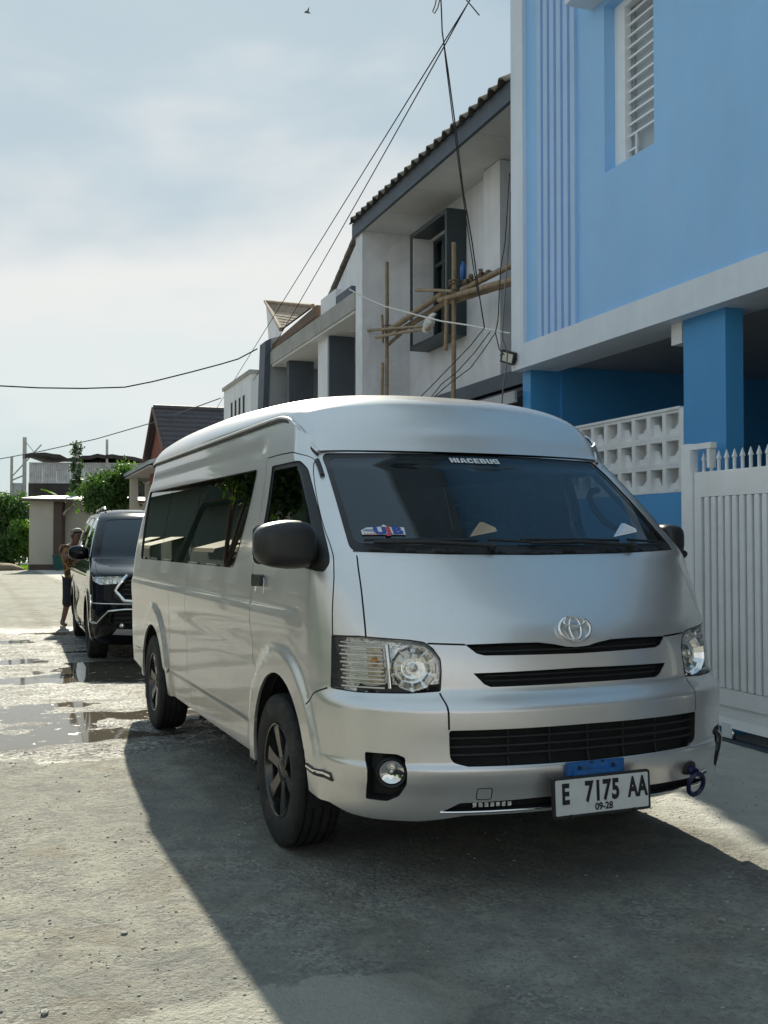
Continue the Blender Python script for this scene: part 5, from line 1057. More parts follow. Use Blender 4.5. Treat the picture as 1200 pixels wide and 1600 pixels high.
    for ch in 'HIACEBUS':
        for g_ in GL[ch]:
            q_ = g_ if hasattr(g_[0], '__len__') else ((g_[0], g_[1]), (g_[2], g_[1]), (g_[2], g_[3]), (g_[0], g_[3]))
            n = len(v); v += [(xx+a, b) for a, b in q_]; fc.append((n, n+1, n+2, n+3))
        xx += max((max(a for a, b in r) if hasattr(r[0], '__len__') else r[2]) for r in GL[ch])+.12
    kx = .265/xx; v = [((a-xx/2)*kx, (b-.65)*.030) for a, b in v]; du = .012
    def on_glass(v, u0, z0, lift=.001):
        out = []
        for a, b in v: X, q = B.fz(u0+a, z0); out.append(B.off(X, q+b, lift))
        return out
    MB().add(on_glass(v, du, 1.737), fc).build('windshield_lettering', MATS['sticker_white'], wsi, True, fix=False)
    st = [(-.095, -.030), (.082, -.030), (.088, .022), (.02, .026), (.006, .042), (-.010, .026), (-.07, .020), (-.095, .000)]
    def sticker(poly, m, nm, par, lift): return MB().add(on_glass(poly, -.625, 1.402, lift), [tuple(range(len(poly)))]).build(nm, m, par, True, fix=False)
    s = sticker(st, MATS['sticker_white'], 'club_sticker', wsi, .001)
    for ch, cx, m in (('U', -.018, 'sticker_blue'), ('J', .018, 'sticker_red'), ('B', .054, 'sticker_blue')):
        v, fc = text_faces(ch, .062, .0045, 1.15); MB().add(on_glass([(a+cx, b-.002) for a, b in v], -.625, 1.402, .0018), fc).build('sticker_letter', MATS[m], s, True, fix=False)
    sticker([(-.088, -.006), (-.038, -.006), (-.038, .008), (-.07, .010), (-.088, .002)], MATS['sticker_grey'], 'sticker_bus', s, .0018)
    for k in range(14):
        x0 = -.088+.0121*k; sticker([(x0, -.0275), (x0+.0085, -.0275), (x0+.0085, -.0215), (x0, -.0215)], MATS['sticker_red' if k < 5 else 'sticker_blue'], 'sticker_small_print', s, .0018)
    # number plate hanging on its bracket ----------------------------------------------
    pc = Vector((.005, -.115, .403)); tilt = math.radians(0.0); lean = math.radians(3)
    px_ = Vector((math.cos(tilt), 0, math.sin(tilt))); pz = Vector((0, math.sin(lean), math.cos(lean))); pn = px_.cross(pz)
    pl = lambda a, b, d: pc + px_*a + pz*b + pn*d
    rr = [tuple(p) for p in rnd([(-.218, -.075), (.218, -.075), (.218, .075), (-.218, .075)], .012)]
    plate = MB().prism(rr, pl, -.012, .0).build('number_plate', black, root, True)
    r2 = [tuple(p) for p in rnd([(-.207, -.064), (.207, -.064), (.207, .066), (-.207, .066)], .006)]
    MB().prism(r2, pl, .0, .0022).build('plate_face', MATS['plate_white'], plate, True)
    for txt, cx, cy, sz, bo, sx in (('E', -.165, .010, .102, .0042, .66), ('7', -.062, .012, .102, .0042, .70), ('1', -.022, .012, .102, .0042, .70), ('7', .017, .012, .102, .0042, .70), ('5', .057, .012, .102, .0042, .70), ('A', .136, .012, .102, .0042, .62), ('A', .180, .012, .102, .0042, .62), ('09-28', .003, -.044, .036, .0012, .95)):
        v, fc = text_faces(txt, sz, bo, sx); MB().add([pl(a+cx, b+cy, .0035) for a, b in v], fc).build('plate_character', MATS['plate_black'], plate, True, fix=False)
    for cx in (-.14, .14): c = pl(cx, -.069, .004); MB().box(c.x-.006, c.x+.006, c.y-.006, c.y+.004, c.z-.008, c.z+.006).build('plate_clip', black, plate, True)
    bl = lambda a, b, d: Vector((-.005, -.088, .500)) + px_*a + pz*b + pn*d
    brk = MB().prism([(-.128, -.024), (.128, -.024), (.128, .024), (-.128, .024)], bl, -.014, .0).build('plate_bracket', MATS['bracket_blue'], root, True)
    MB().prism([(-.105, -.030), (.105, -.030), (.105, -.006), (-.105, -.006)], bl, .0, .010).build('bracket_flange', MATS['bracket_blue'], brk, True)
    for cx in (-.075, .075): c = bl(cx, .004, .002); MB().tube([c, c+Vector((0, -.006, 0))], .007, 8).build('bracket_bolt', black, brk, True)
    for cx in (-.02, .03): c = bl(cx, .020, .001); MB().box(c.x-.006, c.x+.006, c.y-.002, c.y+.002, c.z-.003, c.z+.003).build('bracket_slot', black, brk, True)
    for cx in (-.10, .10): c = bl(cx, -.02, .0); MB().bar(c+Vector((0, .01, 0)), Vector((c.x, -.10, .40)), .02, .006).build('bracket_strap', black, brk, True)
    # towing eye with blue ring
    base = Vector(B.off(*B.fz(.505, .432), 0)); nb = Vector(B.nrm(*B.fz(.505, .432)))
    tw = MB().box(base.x-.030, base.x+.026, base.y-.02, base.y+.022, base.z-.024, base.z+.028, .01).build('tow_socket', black, root, True)
    e0 = base+Vector((0, -.045, -.01)); MB().tube([base, e0], .020, 10).build('tow_bolt', MATS['ring_blue'], tw, True)
    MB().tube([e0+Vector((.036*math.sin(t)+.004, -.012*math.cos(t), -.046+.044*math.cos(t))) for t in np.linspace(0, 2*math.pi, 33)], .0095, 8, False).build('tow_ring', MATS['ring_blue'], tw, True)
    MB().tube([base+Vector((.05, 0, -.035)), base+Vector((.10, .025, -.03))], .014, 10).build('exhaust_tip', chrome, tw, True)
    # rub strip on the bumper corner
    rsp = vz([(.548, .468), (.362, .462), (.352, .432), (.548, .446)]); t = patch(B, rsp, 'rub_strip', black, root, .006, .03, .006); patch(B, vz([(.545, .463), (.362, .457), (.360, .447), (.545, .455)]), 'strip_trim', chrome, t, .0075, .03, .002)
    patch(B, mir(rsp), 'rub_strip', black, root, .006, .03, .006)
    sns = uz([(-.776, 1.70), (-.772, 1.742), (-.754, 1.742), (-.758, 1.70)])
    MB().tube(along(B, uz([(-.764, 1.718), (-.774, 1.644)]), .005, .02), .011, 8).build('pillar_reflector', black, root, True)
    # door handles
    for f, sd in ((lambda p: p, -1), (mir, 1)):
        hp = f(rnd(vz([(1.405, 1.185), (1.255, 1.19), (1.245, 1.10), (1.385, 1.09)]), .03)); h = patch(B, hp, 'door_handle', paint, root, .002, .03, .004)
        gp = f(rnd(vz([(1.412, 1.198), (1.262, 1.200), (1.250, 1.145), (1.395, 1.140)]), .022)); patch(B, gp, 'handle_grip', gloss, h, .020, .02, .016)
    # mirrors
    for sd in (-1, 1):
        cx, cy, cz = (-1.03, .60, 1.345) if sd < 0 else (.94, .70, 1.36)
        bm = bmesh.new(); bmesh.ops.create_uvsphere(bm, u_segments=32, v_segments=20, radius=1); fold = 1 if sd < 0 else .48
        for v in bm.verts:
            s_ = lambda c, e: math.copysign(abs(c)**e, c); x_, y_, z_ = v.co
            X_, Y_, Z_ = s_(x_, .55), s_(y_, .7), s_(z_, .55)
            X_ = X_*.132*fold*(1-.10*max(0, Z_)*(1 if X_*sd < 0 else 0)); v.co = Vector((cx+X_, cy + (Y_*.085 if Y_ < 0 else Y_*.06) - .02*abs(X_)/.14*0, cz+Z_*.099*(1 if sd < 0 else .8)*(1-.18*max(0, X_*sd)/.14)))
        mi = MB().bm(bm, True).build('side_mirror', MATS['mirror_shell'], root, True)
        MB().tube([(sd*.90, .62, 1.27), (sd*.955, .60, 1.29), (cx-sd*.06*fold, cy+.02, cz-.02)], [.03, .026, .03], 10).build('mirror_arm', black, mi, True)
        MB().prism([tuple(p) for p in rnd([(-.12*fold, -.08), (.12*fold, -.08), (.12*fold, .08), (-.12*fold, .08)], .03)], lambda a, b, d: Vector((cx+a, cy+.058+d, cz+b)), 0, .006).build('mirror_glass', MATS['sky_mirror'], mi, True)
    # interior: dashboard, wheel, seats, grab handle
    mb = MB(); pr_ = [(.50, 1.16), (.52, 1.26), (.60, 1.305), (.70, 1.315), (.84, 1.27), (.90, 1.15), (.88, .80), (.53, .80)]
    mb.loft([[(u, v_, z_) for v_, z_ in pr_] for u in (-.74, -.4, 0, .4, .74)], False, True); mb.build('dashboard', MATS['dash'], root, True)
    c = Vector((-.42, .98, 1.20)); ax = Vector((0, .55, .84)); e1 = Vector((1, 0, 0)); e2 = ax.cross(e1)
    sw = MB().tube([c+e1*.19*math.cos(t)+e2*.19*math.sin(t) for t in np.linspace(0, 2*math.pi, 37)], .016, 8, False).build('steering_wheel', black, root, True)
    for t in (.3, math.pi-.3, -math.pi/2): MB().bar(c, c+e1*.18*math.cos(t)+e2*.18*math.sin(t), .03, .02).build('wheel_spoke', black, sw, True)
    for (su, sv) in ((-.44, 1.28), (.44, 1.28), (-.5, 2.25), (.5, 2.25), (-.5, 3.1), (.5, 3.1)):
        w = .24; zb = .80 if sv < 2 else .66
        se = MB().box(su-w, su+w, sv-.28, sv+.24, zb-.14, zb, .05).build('seat', MATS['seat_cloth'], root, True)
        MB().loft([[(su+a*w*k, sv+.16+.20*t+b*.07, zb+.62*t) for a, b in ((-1, -.6), (-.8, -1), (.8, -1), (1, -.6), (1, 1), (-1, 1))] for t, k in ((0, 1), (.5, 1), (.9, .85), (1, .7))], True, True).build('seat_back', MATS['seat_cloth'], se, True)
        MB().box(su-.13, su+.13, sv+.33, sv+.43, zb+.66, zb+.85, .04).build('headrest', MATS['seat_cloth'], se, True)
    MB().tube([(.80, .88, 1.415), (.745, .87, 1.425), (.705, .89, 1.455), (.675, .93, 1.52), (.675, .97, 1.575), (.71, 1.0, 1.61), (.76, 1.02, 1.615)], .016, 8).build('grab_handle', MATS['dash'], root, True)
    MB().box(-.82, .82, .5, 4.9, .36, .40).build('floor_pan', dark, root, True); MB().box(-.70, .70, .55, 4.8, .26, .34).build('underbody', dark, root, True)
    MB().tube([(-.75, 1.05, .335), (.75, 1.05, .335)], .04, 8).build('axle', dark, root, True); MB().tube([(-.75, 4.16, .335), (.75, 4.16, .335)], .05, 8).build('axle', dark, root, True)
    # mud flaps and liners
    for sd in (-1, 1):
        for cv, hv in ((VAN_F[0], 1.375), (VAN_R[0], 4.50)):
            MB().box(sd*.70, sd*.925, hv, hv+.008, .17, .56).build('mud_flap', black, root, True)
            t = np.linspace(-.1, math.pi+.1, 24); mb = MB(); mb.loft([[(sd*r, cv+.43*math.cos(k), .335+.46*math.sin(k)) for k in t] for r in (.935, .60)]); mb.build('wheel_liner', dark, root, True)
            MB().box(sd*.60-.005, sd*.60+.005, cv-.42, cv+.42, .36, .79).build('liner_panel', dark, root, True)
    # wheels --------------------------------------------------------------------
    def wheel(side, cv):
        o = side*.925; s = side
        w = thing_part = MB()
        prof = [(-.185, .205), (-.197, .24), (-.200, .29), (-.190, .322), (-.178, .332), (-.160, .335)]
        for gx in (-.145, -.105, -.065, -.028): prof += [(gx-.006, .336), (gx-.004, .326), (gx+.004, .326), (gx+.006, .336)]
        prof += [(-.012, .334), (.000, .328), (.008, .312), (.013, .285), (.012, .25), (.006, .222), (-.004, .206), (-.02, .200)]
        ty = MB().lathe([(o+s*a, r) for a, r in prof], (0, cv, .335), 'x', 72).build('wheel', MATS['tyre'], root, True, sharp=40)
        MB().lathe([(o+s*a, r) for a, r in ((-.004, .209), (.002, .206), (.000, .198), (-.02, .192), (-.06, .186), (-.15, .18))], (0, cv, .335), 'x', 60).build('rim', MATS['rim_metal'], ty, True, fix=False, sharp=40)
        MB().lathe([(o+s*-.07, .186), (o+s*-.075, .02)], (0, cv, .335), 'x', 40).build('brake_disc', dark, ty, True)
        for k in range(6):
            t = 2*math.pi*k/6+.26; e = Vector((0, math.cos(t), math.sin(t))); g_ = Vector((0, -math.sin(t), math.cos(t))); cc = Vector((o, cv, .335)); X = Vector((s, 0, 0))
            sec = lambda r, hw_, d0, d1, ch: [cc+e*r+g_*hw_+X*d1, cc+e*r+g_*(hw_-ch)+X*d0, cc+e*r-g_*(hw_-ch)+X*d0, cc+e*r-g_*hw_+X*d1]
            MB().loft([sec(.035, .030, -.022, -.05, .004), sec(.075, .030, -.020, -.05, .006), (sec(.13, .035, -.013, -.05, .008)), sec(.195, .044, -.008, -.05, .008)], False, True).build('spoke', MATS['rim_metal'], ty, True, sharp=30)
        MB().lathe([(o+s*-.05, .062), (o+s*-.022, .058), (o+s*-.014, .034), (o+s*-.012, .0005)], (0, cv, .335), 'x', 24).build('hub_cap', MATS['rim_metal'], ty, True, sharp=40)
        for k in range(6):
            t = 2*math.pi*(k+.5)/6+.26; MB().tube([(o-s*.05, cv+.047*math.cos(t), .335+.047*math.sin(t)), (o-s*.018, cv+.047*math.cos(t), .335+.047*math.sin(t))], .008, 6).build('lug_nut', MATS['rim_metal'], ty, True)
    for sd in (-1, 1):
        for cv in (1.05, 4.16): wheel(sd, cv)
    return root
# ------------------------------------------------------------------ the black car behind
SUV_F, SUV_R = (.90, .335), (3.75, .335)
def suv_disp(s, X, q, P):
    v, z = P[..., 1], P[..., 2]; d = np.zeros_like(z)
    for cv, cz in (SUV_F, SUV_R): r = np.hypot(v-cv, z-cz); d = d+.018*sstep(.50, .44, r)*np.where(np.abs(X) > .7, 1, 0)
    d = d + .012*sstep(1.02, .96, z)*sstep(.80, .93, z)*sstep(.6, 1.0, v) - .020*sstep(.80, .62, z)*sstep(.42, .6, z)*sstep(1.2, 1.6, v)*sstep(3.4, 3.1, v)
    return d
suv = Body([(.20, .14, .86, 1), (.28, .04, .895, 1), (.40, .0, .912, 1), (.60, -.01, .918, 1), (.80, .03, .920, 1), (.90, .055, .918, 1), (.965, .12, .912, .95), (1.01, .26, .905, .85), (1.06, .52, .892, .7), (1.105, .80, .878, .56), (1.14, 1.0, .866, .48),
            (1.28, 1.21, .833, .42), (1.42, 1.45, .792, .36), (1.55, 1.70, .745, .33), (1.64, 1.90, .708, .3), (1.70, 2.1, .67, .3)], .55, .92, 2.0, 2.6, [(.2, 4.72), (.9, 4.74), (1.2, 4.70), (1.71, 4.40)], .3, suv_disp)
def build_suv():
    B = suv; paint = MATS['suv_paint']; black = MATS['black_plastic']; chrome = MATS['chrome']; gloss = MATS['gloss_black']
    root = thing('parked_car', 'glossy black people carrier parked close behind the minibus, wiper raised', 'car')
    P = lambda name, me: link(name, me, root, True)
    uz = lambda pts: np.array([B.fz(u, z) for u, z in pts]); vz = lambda pts, side=-1: np.array([B.sz(v, z, side) for v, z in pts]); both = lambda p: [np.asarray(p), mir(p)]
    ws = rnd(uz([(-.76, 1.155), (-.4, 1.15), (0, 1.148), (.4, 1.15), (.76, 1.155), (.62, 1.60), (0, 1.625), (-.62, 1.60)]), [.04, 0, 0, 0, .04, .05, 0, .05])
    head = rnd(uz([(-.895, .985), (-.846, .945), (-.70, .950), (-.54, .955), (-.575, .900), (-.62, .878), (-.72, .868), (-.82, .862), (-.885, .90)]), .006)
    gril = rnd(uz([(-.50, .955), (0, .962), (.50, .955), (.655, .80), (.56, .685), (0, .660), (-.56, .685), (-.655, .80)]), .02)
    lowg = rnd(uz([(-.70, .56), (-.58, .585), (0, .60), (.58, .585), (.70, .56), (.72, .46), (.55, .41), (0, .40), (-.55, .41), (-.72, .46)]), .015)
    fwin = rnd(vz([(1.30, 1.17), (1.62, 1.36), (1.93, 1.56), (2.10, 1.615), (2.62, 1.645), (2.62, 1.12), (1.40, 1.10)]), .02)
    rwin = rnd(vz([(2.70, 1.645), (3.30, 1.645), (3.62, 1.60), (3.62, 1.14), (2.70, 1.12)]), .02); qwin = rnd(vz([(3.70, 1.59), (4.05, 1.54), (4.15, 1.25), (3.70, 1.15)]), .03)
    def arch(c, a): t = np.linspace(-.25*math.pi, 1.25*math.pi, 36); return vz([(c[0]+a*math.cos(k), c[1]+a*math.sin(k)) for k in t]+[(c[0]-.26, .18), (c[0]+.26, .18)])
    aF, aR = arch(SUV_F, .385), arch(SUV_R, .385)
    topz = 1.695; tp = np.array([(-B.Xt, B.q_of_z(topz)), (B.Xt, B.q_of_z(topz)), (B.Xt, B.qmax+.1), (-B.Xt, B.qmax+.1)])
    voids = [ws, gril, lowg, tp]
    for p in (head, fwin, rwin, qwin, aF, aR): voids += both(p)
    gaps = []
    for ln in (uz([(-.80, 1.145), (-.845, 1.04), (-.84, .965), (-.55, .965), (0, .972), (.55, .965), (.84, .965), (.845, 1.04), (.80, 1.145)]),): gaps.append(strip(ln, .007))
    for ln in (vz([(1.42, 1.09), (1.30, .85), (1.33, .35), (2.60, .32), (2.66, 1.64)]), vz([(2.66, .33), (3.30, .35), (3.42, .75), (3.66, 1.1)])): gaps += [strip(ln, .007), mir(strip(ln, .007))]
    hood = uz([(-.80, 1.145), (-.845, 1.04), (-.84, .965), (-.55, .965), (0, .972), (.55, .965), (.84, .965), (.845, 1.04), (.80, 1.145)])
    pan = cut_panels(B, voids, gaps, [('hood', hood)], [(-B.Xf-.2, B.Xf+.2, 0, B.qmax, .035, .03), (-B.Xt, -B.Xf-.2, 0, B.qmax, .07, .045), (B.Xf+.2, B.Xt, 0, B.qmax, .10, .08)], 'body_shell')
    for nm, (V, F) in pan.items(): P(nm, skin_mesh(B, V, F, nm, paint, 0, .012))
    ln = cut_panels(B, [ws, tp]+both(fwin)+both(rwin)+both(qwin)+both(aF)+both(aR), [], [], [(-B.Xt, B.Xt, 0, B.qmax, .2, .15)], 'interior_lining'); V, F = ln['interior_lining']; P('interior_lining', skin_mesh(B, V, F, 'interior_lining', MATS['cavity'], -.05, 0))
    rs = np.array([(2.06, 1.690, 1.700, .672, .16), (2.25, 1.697, 1.730, .675, .10), (2.6, 1.70, 1.752, .678, .03), (3.2, 1.70, 1.756, .675, 0), (3.9, 1.70, 1.735, .665, -.02), (4.3, 1.698, 1.712, .65, -.05), (4.40, 1.694, 1.698, .64, -.06)])
    secs = []; ph = np.linspace(-1, 1, 31)
    for t in np.linspace(0, 1, 30):
        f = [np.interp(t, np.linspace(0, 1, len(rs)), rs[:, k]) for k in range(5)]; secs.append([(f[3]*a, f[0]+f[4]*a*a, f[1]+(f[2]-f[1])*(1-a*a*a*a)**.6) for a in ph])
    MB().loft(secs).build('roof', paint, root, True)
    for sd in (-1, 1): MB().tube([(sd*.60, 2.4, 1.735), (sd*.60, 2.5, 1.775), (sd*.59, 3.9, 1.765), (sd*.58, 4.0, 1.72)], .016, 8).build('roof_rail', chrome, root, True)
    patch(B, ws, 'windshield', MATS['glass_suv'], root, -.004, .06)
    for f in (lambda p: p, mir):
        for w in (fwin, rwin, qwin): o = patch(B, f(w), 'side_window', MATS['glass_dark'], root, -.004, .08); wall(B, f(w), 'window_trim', chrome, o, .004, -.006)
        h = f(head); lamp = patch(B, h, 'headlight', MATS['lens_clear'], root, -.001, .04, .004); patch(B, h, 'lamp_housing', MATS['reflector'], lamp, -.035, .03); wall(B, h, 'lamp_rim', chrome, lamp, .003, -.036); sg = 1 if h[:, 0].mean() > 0 else -1
        for k, uu in enumerate((.80, .72, .64)):
            c = Vector(B.off(*B.fz(sg*uu, .905), -.026)); bm = bmesh.new(); bmesh.ops.create_uvsphere(bm, u_segments=12, v_segments=8, radius=.026, matrix=Matrix.Translation(c)); MB().bm(bm, True).build('lamp_projector', MATS['bulb'], lamp, True)
        lc = uz([(-.905, .745), (-.905, .452), (-.845, .444), (-.735, .578), (-.57, .598), (-.46, .598)]); lc = f(lc); MB().tube(along(B, lc, .006, .04), .013, 6).build('bumper_trim', chrome, root, True)
        MB().tube(along(B, f(uz([(-.90, .66), (-.5, .655)])), .004, .05), .006, 6).build('bumper_crease', chrome, root, True)
    g = patch(B, gril, 'grille', MATS['cavity'], root, -.04, .05)
    for zz in (.71, .76, .81, .86, .91): 
        hw_ = .60-.5*abs(zz-.80); MB().tube(along(B, uz([(-hw_, zz), (0, zz+.003), (hw_, zz)]), -.012, .05), .011, 6).build('grille_slat', gloss, g, True)
    hexl = uz([(-.54, .955), (-.665, .80), (-.575, .69), (-.3, .668), (0, .660), (.3, .668), (.575, .69), (.665, .80), (.54, .955)]); MB().tube(along(B, hexl, .008, .04), .020, 8).build('grille_trim', chrome, g, True)
    l = patch(B, lowg, 'lower_grille', MATS['cavity'], root, -.04, .06)
    for zz in (.45, .50, .55): MB().tube(along(B, uz([(-.68, zz), (0, zz+.01), (.68, zz)]), -.012, .06), .008, 6).build('grille_slat', black, l, True)
    sk = uz([(-.69, .325), (-.65, .385), (0, .375), (.65, .385), (.69, .325), (0, .305)]); patch(B, sk, 'skid_plate', MATS['sheet_metal'], root, .008, .05, .01)
    bm = bmesh.new(); bmesh.ops.create_uvsphere(bm, u_segments=10, v_segments=8, radius=.03, matrix=Matrix.Translation(Vector(B.off(*B.fz(-.60, .42), .0)))); MB().bm(bm, True).build('parking_lamp', MATS['bulb'], root, True)
    for sd in (-1, 1):
        bm = bmesh.new(); bmesh.ops.create_uvsphere(bm, u_segments=20, v_segments=12, radius=1)
        for v in bm.verts: v.co = Vector((sd*.985+math.copysign(abs(v.co.x)**.7, v.co.x)*.12, 1.42+v.co.y*.08, 1.20+math.copysign(abs(v.co.z)**.7, v.co.z)*.085))
        m_ = MB().bm(bm, True).build('side_mirror', paint, root, True); MB().bar((sd*.83, 1.44, 1.13), (sd*.95, 1.43, 1.16), .06, .035).build('mirror_arm', black, m_, True)
        for cv in (SUV_F[0], SUV_R[0]):
            o = sd*.905; s = sd
            ty = MB().lathe([(o+s*a, r) for a, r in ((-.20, .22), (-.215, .27), (-.20, .32), (-.17, .334), (-.03, .334), (.0, .32), (.008, .28), (.0, .235), (-.02, .225))], (0, cv, .335), 'x', 48).build('wheel', MATS['tyre'], root, True, sharp=40)
            MB().lathe([(o-s*.004, .236), (o-s*.03, .225), (o-s*.12, .21)], (0, cv, .335), 'x', 40).build('rim', MATS['rim_metal'], ty, True, fix=False); MB().lathe([(o-s*.07, .22), (o-s*.075, .01)], (0, cv, .335), 'x', 32).build('brake_disc', MATS['cavity'], ty, True)
            for k in range(5):
                t = 2*math.pi*k/5+.3; e = Vector((0, math.cos(t), math.sin(t))); c0 = Vector((o-s*.03, cv, .335)); MB().bar(c0, c0+e*.228, .03, .055, Vector((0, -e.z, e.y))).build('spoke', chrome, ty, True)
            t = np.linspace(0, math.pi, 16); MB().loft([[(sd*r, cv+.40*math.cos(k), .335+.40*math.sin(k)) for k in t] for r in (.91, .55)]).build('wheel_liner', MATS['cavity'], root, True)
    MB().box(-.8, .8, .4, 4.5, .22, .30).build('underbody', MATS['cavity'], root, True)
    for su in (-.38, .38): se = MB().box(su-.24, su+.24, 1.9, 2.4, .55, .72, .04).build('seat', MATS['seat_cloth'], root, True); MB().box(su-.23, su+.23, 2.32, 2.46, .72, 1.25, .05).build('seat_back', MATS['seat_cloth'], se, True); MB().box(su-.13, su+.13, 2.42, 2.50, 1.28, 1.45, .03).build('headrest', MATS['seat_cloth'], se, True)
    MB().box(-.75, .75, 1.12, 1.6, .95, 1.12, .05).build('dashboard', MATS['dash'], root, True)
    # wiper lifted off the glass
    w = MB().tube([(-.36, .98, 1.15), (-.30, .96, 1.30), (-.10, .95, 1.62)], [.014, .011, .008], 6).build('wiper_arm', black, root, True); MB().tube([(-.33, .96, 1.28), (.05, .95, 1.72)], .010, 6).build('wiper_blade', black, w, True)
    pl = uz([(-.22, .50), (.22, .50), (.22, .61), (-.22, .61)]); patch(B, pl, 'number_plate', MATS['plate_white'], root, .012, .1, .01)
    root.location = (.02, 7.95, 0); root.rotation_euler = (0, 0, -math.radians(2.9))
# ------------------------------------------------------------------ the man washing it
def skin_mesh_from(pts, edges, radii, levels=2, root_i=0):
    me = bpy.data.meshes.new('skin'); me.from_pydata([tuple(p) for p in pts], edges, []); o = bpy.data.objects.new('skin', me); COL.objects.link(o)
    m = o.modifiers.new('s', 'SKIN'); m.use_smooth_shade = True
    for i, v in enumerate(me.skin_vertices[0].data): r = radii[i]; v.radius = r if hasattr(r, '__len__') else (r, r); v.use_root = (i == root_i)
    s = o.modifiers.new('u', 'SUBSURF'); s.levels = levels; s.render_levels = levels
    dg = bpy.context.evaluated_depsgraph_get(); dg.update(); out = bpy.data.meshes.new_from_object(o.evaluated_get(dg)); bpy.data.objects.remove(o); bpy.data.meshes.remove(me)
    out.polygons.foreach_set('use_smooth', [True]*len(out.polygons)); return out
def person():
    T = 16.2; b = flat(camdist(96, 978, T)); R_ = Vector((math.cos(CYAW), -math.sin(CYAW), 0)); F_ = Vector((math.sin(CYAW), math.cos(CYAW), 0))
    r = thing('person', 'person in a brown patterned shirt and dark cropped trousers leaning over the far car', 'person', b)
    Q = lambda x, z, d=0: b + R_*x + F_*d + Vector((0, 0, z))        # x right, z up, d away, metres
    sk = mat('skin_tone', (.17, .085, .055), .55, 0, .1, 6)
    # one continuous body
    J = {'pel': Q(.17, .80, .10), 'waist': Q(.16, .95, .09), 'chest': Q(.155, 1.14, .05), 'neck': Q(.20, 1.27, .0), 'chin': Q(.235, 1.33, -.02), 'head': Q(.245, 1.405, -.02), 'crown': Q(.24, 1.475, 0),
         'lh': Q(.09, .77, .07), 'lk': Q(.10, .42, .0), 'la': Q(.02, .10, .03), 'lf': Q(.01, .045, -.02), 'lt': Q(.115, .03, -.10), 'rh': Q(.25, .77, .12), 'rk': Q(.33, .43, .14), 'ra': Q(.36, .10, .24), 'rf': Q(.37, .045, .22), 'rt': Q(.42, .03, .10),
         'ls': Q(.06, 1.20, -.10), 'le': Q(.12, 1.06, -.26), 'lw': Q(.30, 1.17, -.32), 'lp': Q(.37, 1.19, -.33), 'rs': Q(.26, 1.22, .16), 're': Q(.42, 1.10, .10), 'rw': Q(.60, 1.18, .02), 'rp': Q(.66, 1.20, .0)}
    names = list(J); E = [('pel', 'waist'), ('waist', 'chest'), ('chest', 'neck'), ('neck', 'chin'), ('chin', 'head'), ('head', 'crown'), ('pel', 'lh'), ('lh', 'lk'), ('lk', 'la'), ('la', 'lf'), ('lf', 'lt'), ('pel', 'rh'), ('rh', 'rk'), ('rk', 'ra'), ('ra', 'rf'), ('rf', 'rt'),
         ('chest', 'ls'), ('ls', 'le'), ('le', 'lw'), ('lw', 'lp'), ('chest', 'rs'), ('rs', 're'), ('re', 'rw'), ('rw', 'rp')]
    rad = dict(pel=.13, waist=.125, chest=.14, neck=.055, chin=.072, head=.098, crown=.07, lh=.085, lk=.058, la=.038, lf=.04, lt=.028, rh=.085, rk=.058, ra=.038, rf=.04, rt=.028, ls=.062, le=.045, lw=.032, lp=.034, rs=.062, re=.045, rw=.032, rp=.034)
    me = skin_mesh_from([J[n] for n in names], [(names.index(a), names.index(c)) for a, c in E], [rad[n] for n in names]); me.materials.append(sk); body = link('body', me, r, True)
    for w, dirx in (('lp', 1), ('rp', 1)):
        for k in range(4): p = J[w]; mbf = MB().tube([p+Vector((0, 0, .02-.014*k)), p+R_*.04+Vector((0, 0, .022-.016*k)), p+R_*(.075-.006*abs(k-1.2))+Vector((0, 0, .010-.016*k))], [.010, .009, .007], 6); mbf.build('finger', sk, body, True)
        MB().tube([p+Vector((0, 0, .02)), p+R_*.02+Vector((0, 0, .05)), p+R_*.045+Vector((0, 0, .06))], [.011, .010, .007], 6).build('thumb', sk, body, True)
    # face and hair
    hd = J['head']; fd = (R_*.75-F_*.65).normalized(); sd_ = fd.cross(Vector((0, 0, 1)))
    MB().tube([hd+fd*.085+Vector((0, 0, .02)), hd+fd*.118+Vector((0, 0, -.02)), hd+fd*.09+Vector((0, 0, -.03))], [.010, .015, .012], 8).build('nose', sk, body, True)
    MB().tube([hd+fd*.092+sd_*.025+Vector((0, 0, -.058)), hd+fd*.098+Vector((0, 0, -.060)), hd+fd*.092-sd_*.025+Vector((0, 0, -.058))], .007, 6).build('mouth', mat('lip', (.12, .04, .035), .5), body, True)
    for s in (-1, 1):
        bm = bmesh.new(); bmesh.ops.create_uvsphere(bm, u_segments=8, v_segments=6, radius=.012, matrix=Matrix.Translation(hd+fd*.088+sd_*s*.035+Vector((0, 0, .015)))); MB().bm(bm, True).build('eye', MATS['cavity'], body, True)
        MB().tube([hd+sd_*s*.095+Vector((0, 0, .03)), hd+sd_*s*.11+Vector((0, 0, 0)), hd+sd_*s*.095+Vector((0, 0, -.035))], [.010, .016, .010], 6).build('ear', sk, body, True)
    bm = bmesh.new(); bmesh.ops.create_uvsphere(bm, u_segments=20, v_segments=12, radius=.108, matrix=Matrix.Translation(hd+Vector((0, 0, .02))-fd*.008)); bmesh.ops.delete(bm, geom=[v for v in bm.verts if (v.co-hd).z < .02+max(0, (v.co-hd).dot(fd))*.55], context='VERTS'); MB().bm(bm, True).build('hair', mat('hair_grey', (.16, .15, .14), .7, 0, .3, 60), r, True)
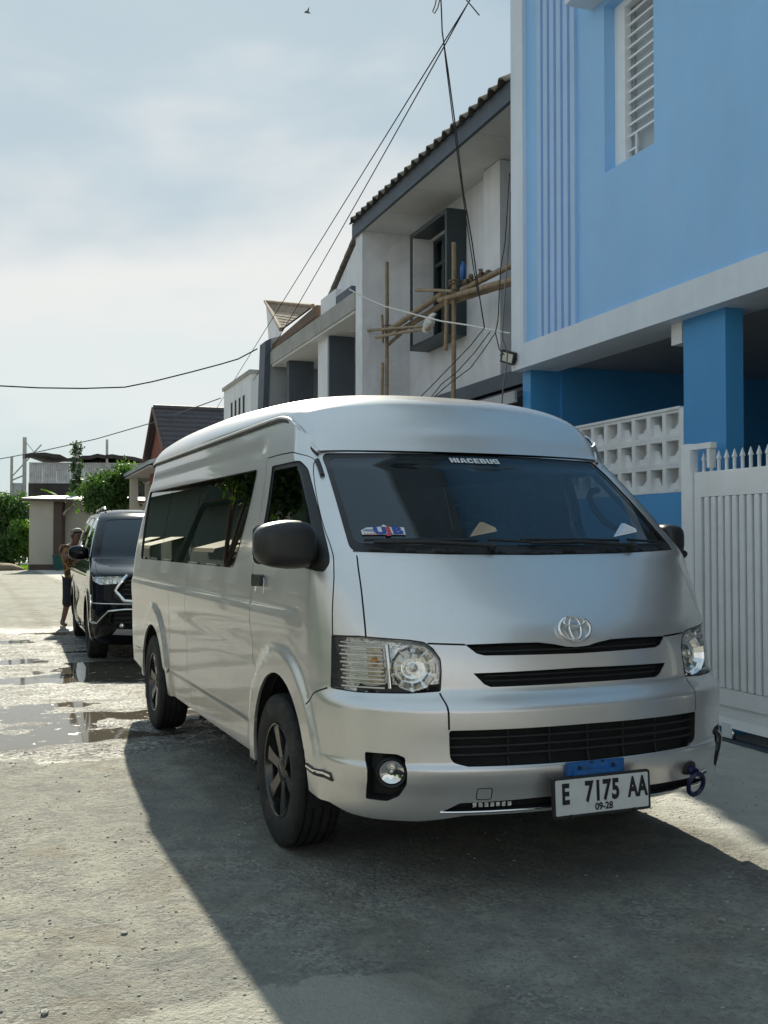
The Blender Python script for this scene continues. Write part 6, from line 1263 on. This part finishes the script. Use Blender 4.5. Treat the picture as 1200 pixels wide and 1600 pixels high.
    # shirt with sleeves, cropped trousers
    m, nt, bs = nodes_of('batik'); Pn = objvec(nt); vo = N(nt, 'ShaderNodeTexVoronoi'); vo.inputs['Scale'].default_value = 13; nt.links.new(Pn, vo.inputs['Vector']); nt.links.new(ramp(nt, vo.outputs['Distance'], [(.10, (.34, .20, .07)), (.22, (.02, .013, .012)), (.45, (.05, .02, .018)), (.62, (.30, .17, .06))]), bs.inputs['Base Color']); bs.inputs['Roughness'].default_value = .9
    pts = [Q(.17, .70, .10), Q(.16, .86, .09), Q(.155, 1.02, .07), Q(.16, 1.16, .03), Q(.19, 1.235, .01), J['ls'], J['le'].lerp(J['ls'], .35), J['rs'], J['re'].lerp(J['rs'], .35)]
    me = skin_mesh_from(pts, [(0, 1), (1, 2), (2, 3), (3, 4), (3, 5), (5, 6), (3, 7), (7, 8)], [.165, .158, .16, .155, .085, .092, .080, .092, .080]); me.materials.append(m); link('shirt', me, r, True)
    tr = mat('trouser_cloth', (.018, .022, .028), .9, 0, .25, 30)
    pts = [Q(.17, .84, .10), J['lh']+Vector((0, 0, -.06)), J['lk'], J['lk'].lerp(J['la'], .42), J['rh']+Vector((0, 0, -.06)), J['rk'], J['rk'].lerp(J['ra'], .42)]
    me = skin_mesh_from(pts, [(0, 1), (1, 2), (2, 3), (0, 4), (4, 5), (5, 6)], [.15, .112, .088, .082, .112, .088, .082]); me.materials.append(tr); link('trousers', me, r, True)
car_paint('suv_paint', (.004, .005, .009), .05); bs_ = MATS['suv_paint'].node_tree.nodes['Principled BSDF']; bs_.inputs['Metallic'].default_value = 0; nt_ = MATS['suv_paint'].node_tree
for k_ in ('Roughness', 'Coat Roughness'):
    nt_.links.remove(bs_.inputs[k_].links[0])
bs_.inputs['Roughness'].default_value = .06; bs_.inputs['Coat Roughness'].default_value = .02; bs_.inputs['Specular IOR Level'].default_value = .08
bs_.inputs['Coat Weight'].default_value = .5; bs_.inputs['Coat IOR'].default_value = 1.4
glass('glass_suv', (.08, .10, .12), 1.5, 0, .03, (.8, .9, 1.0))
build_van()
build_suv()
person()
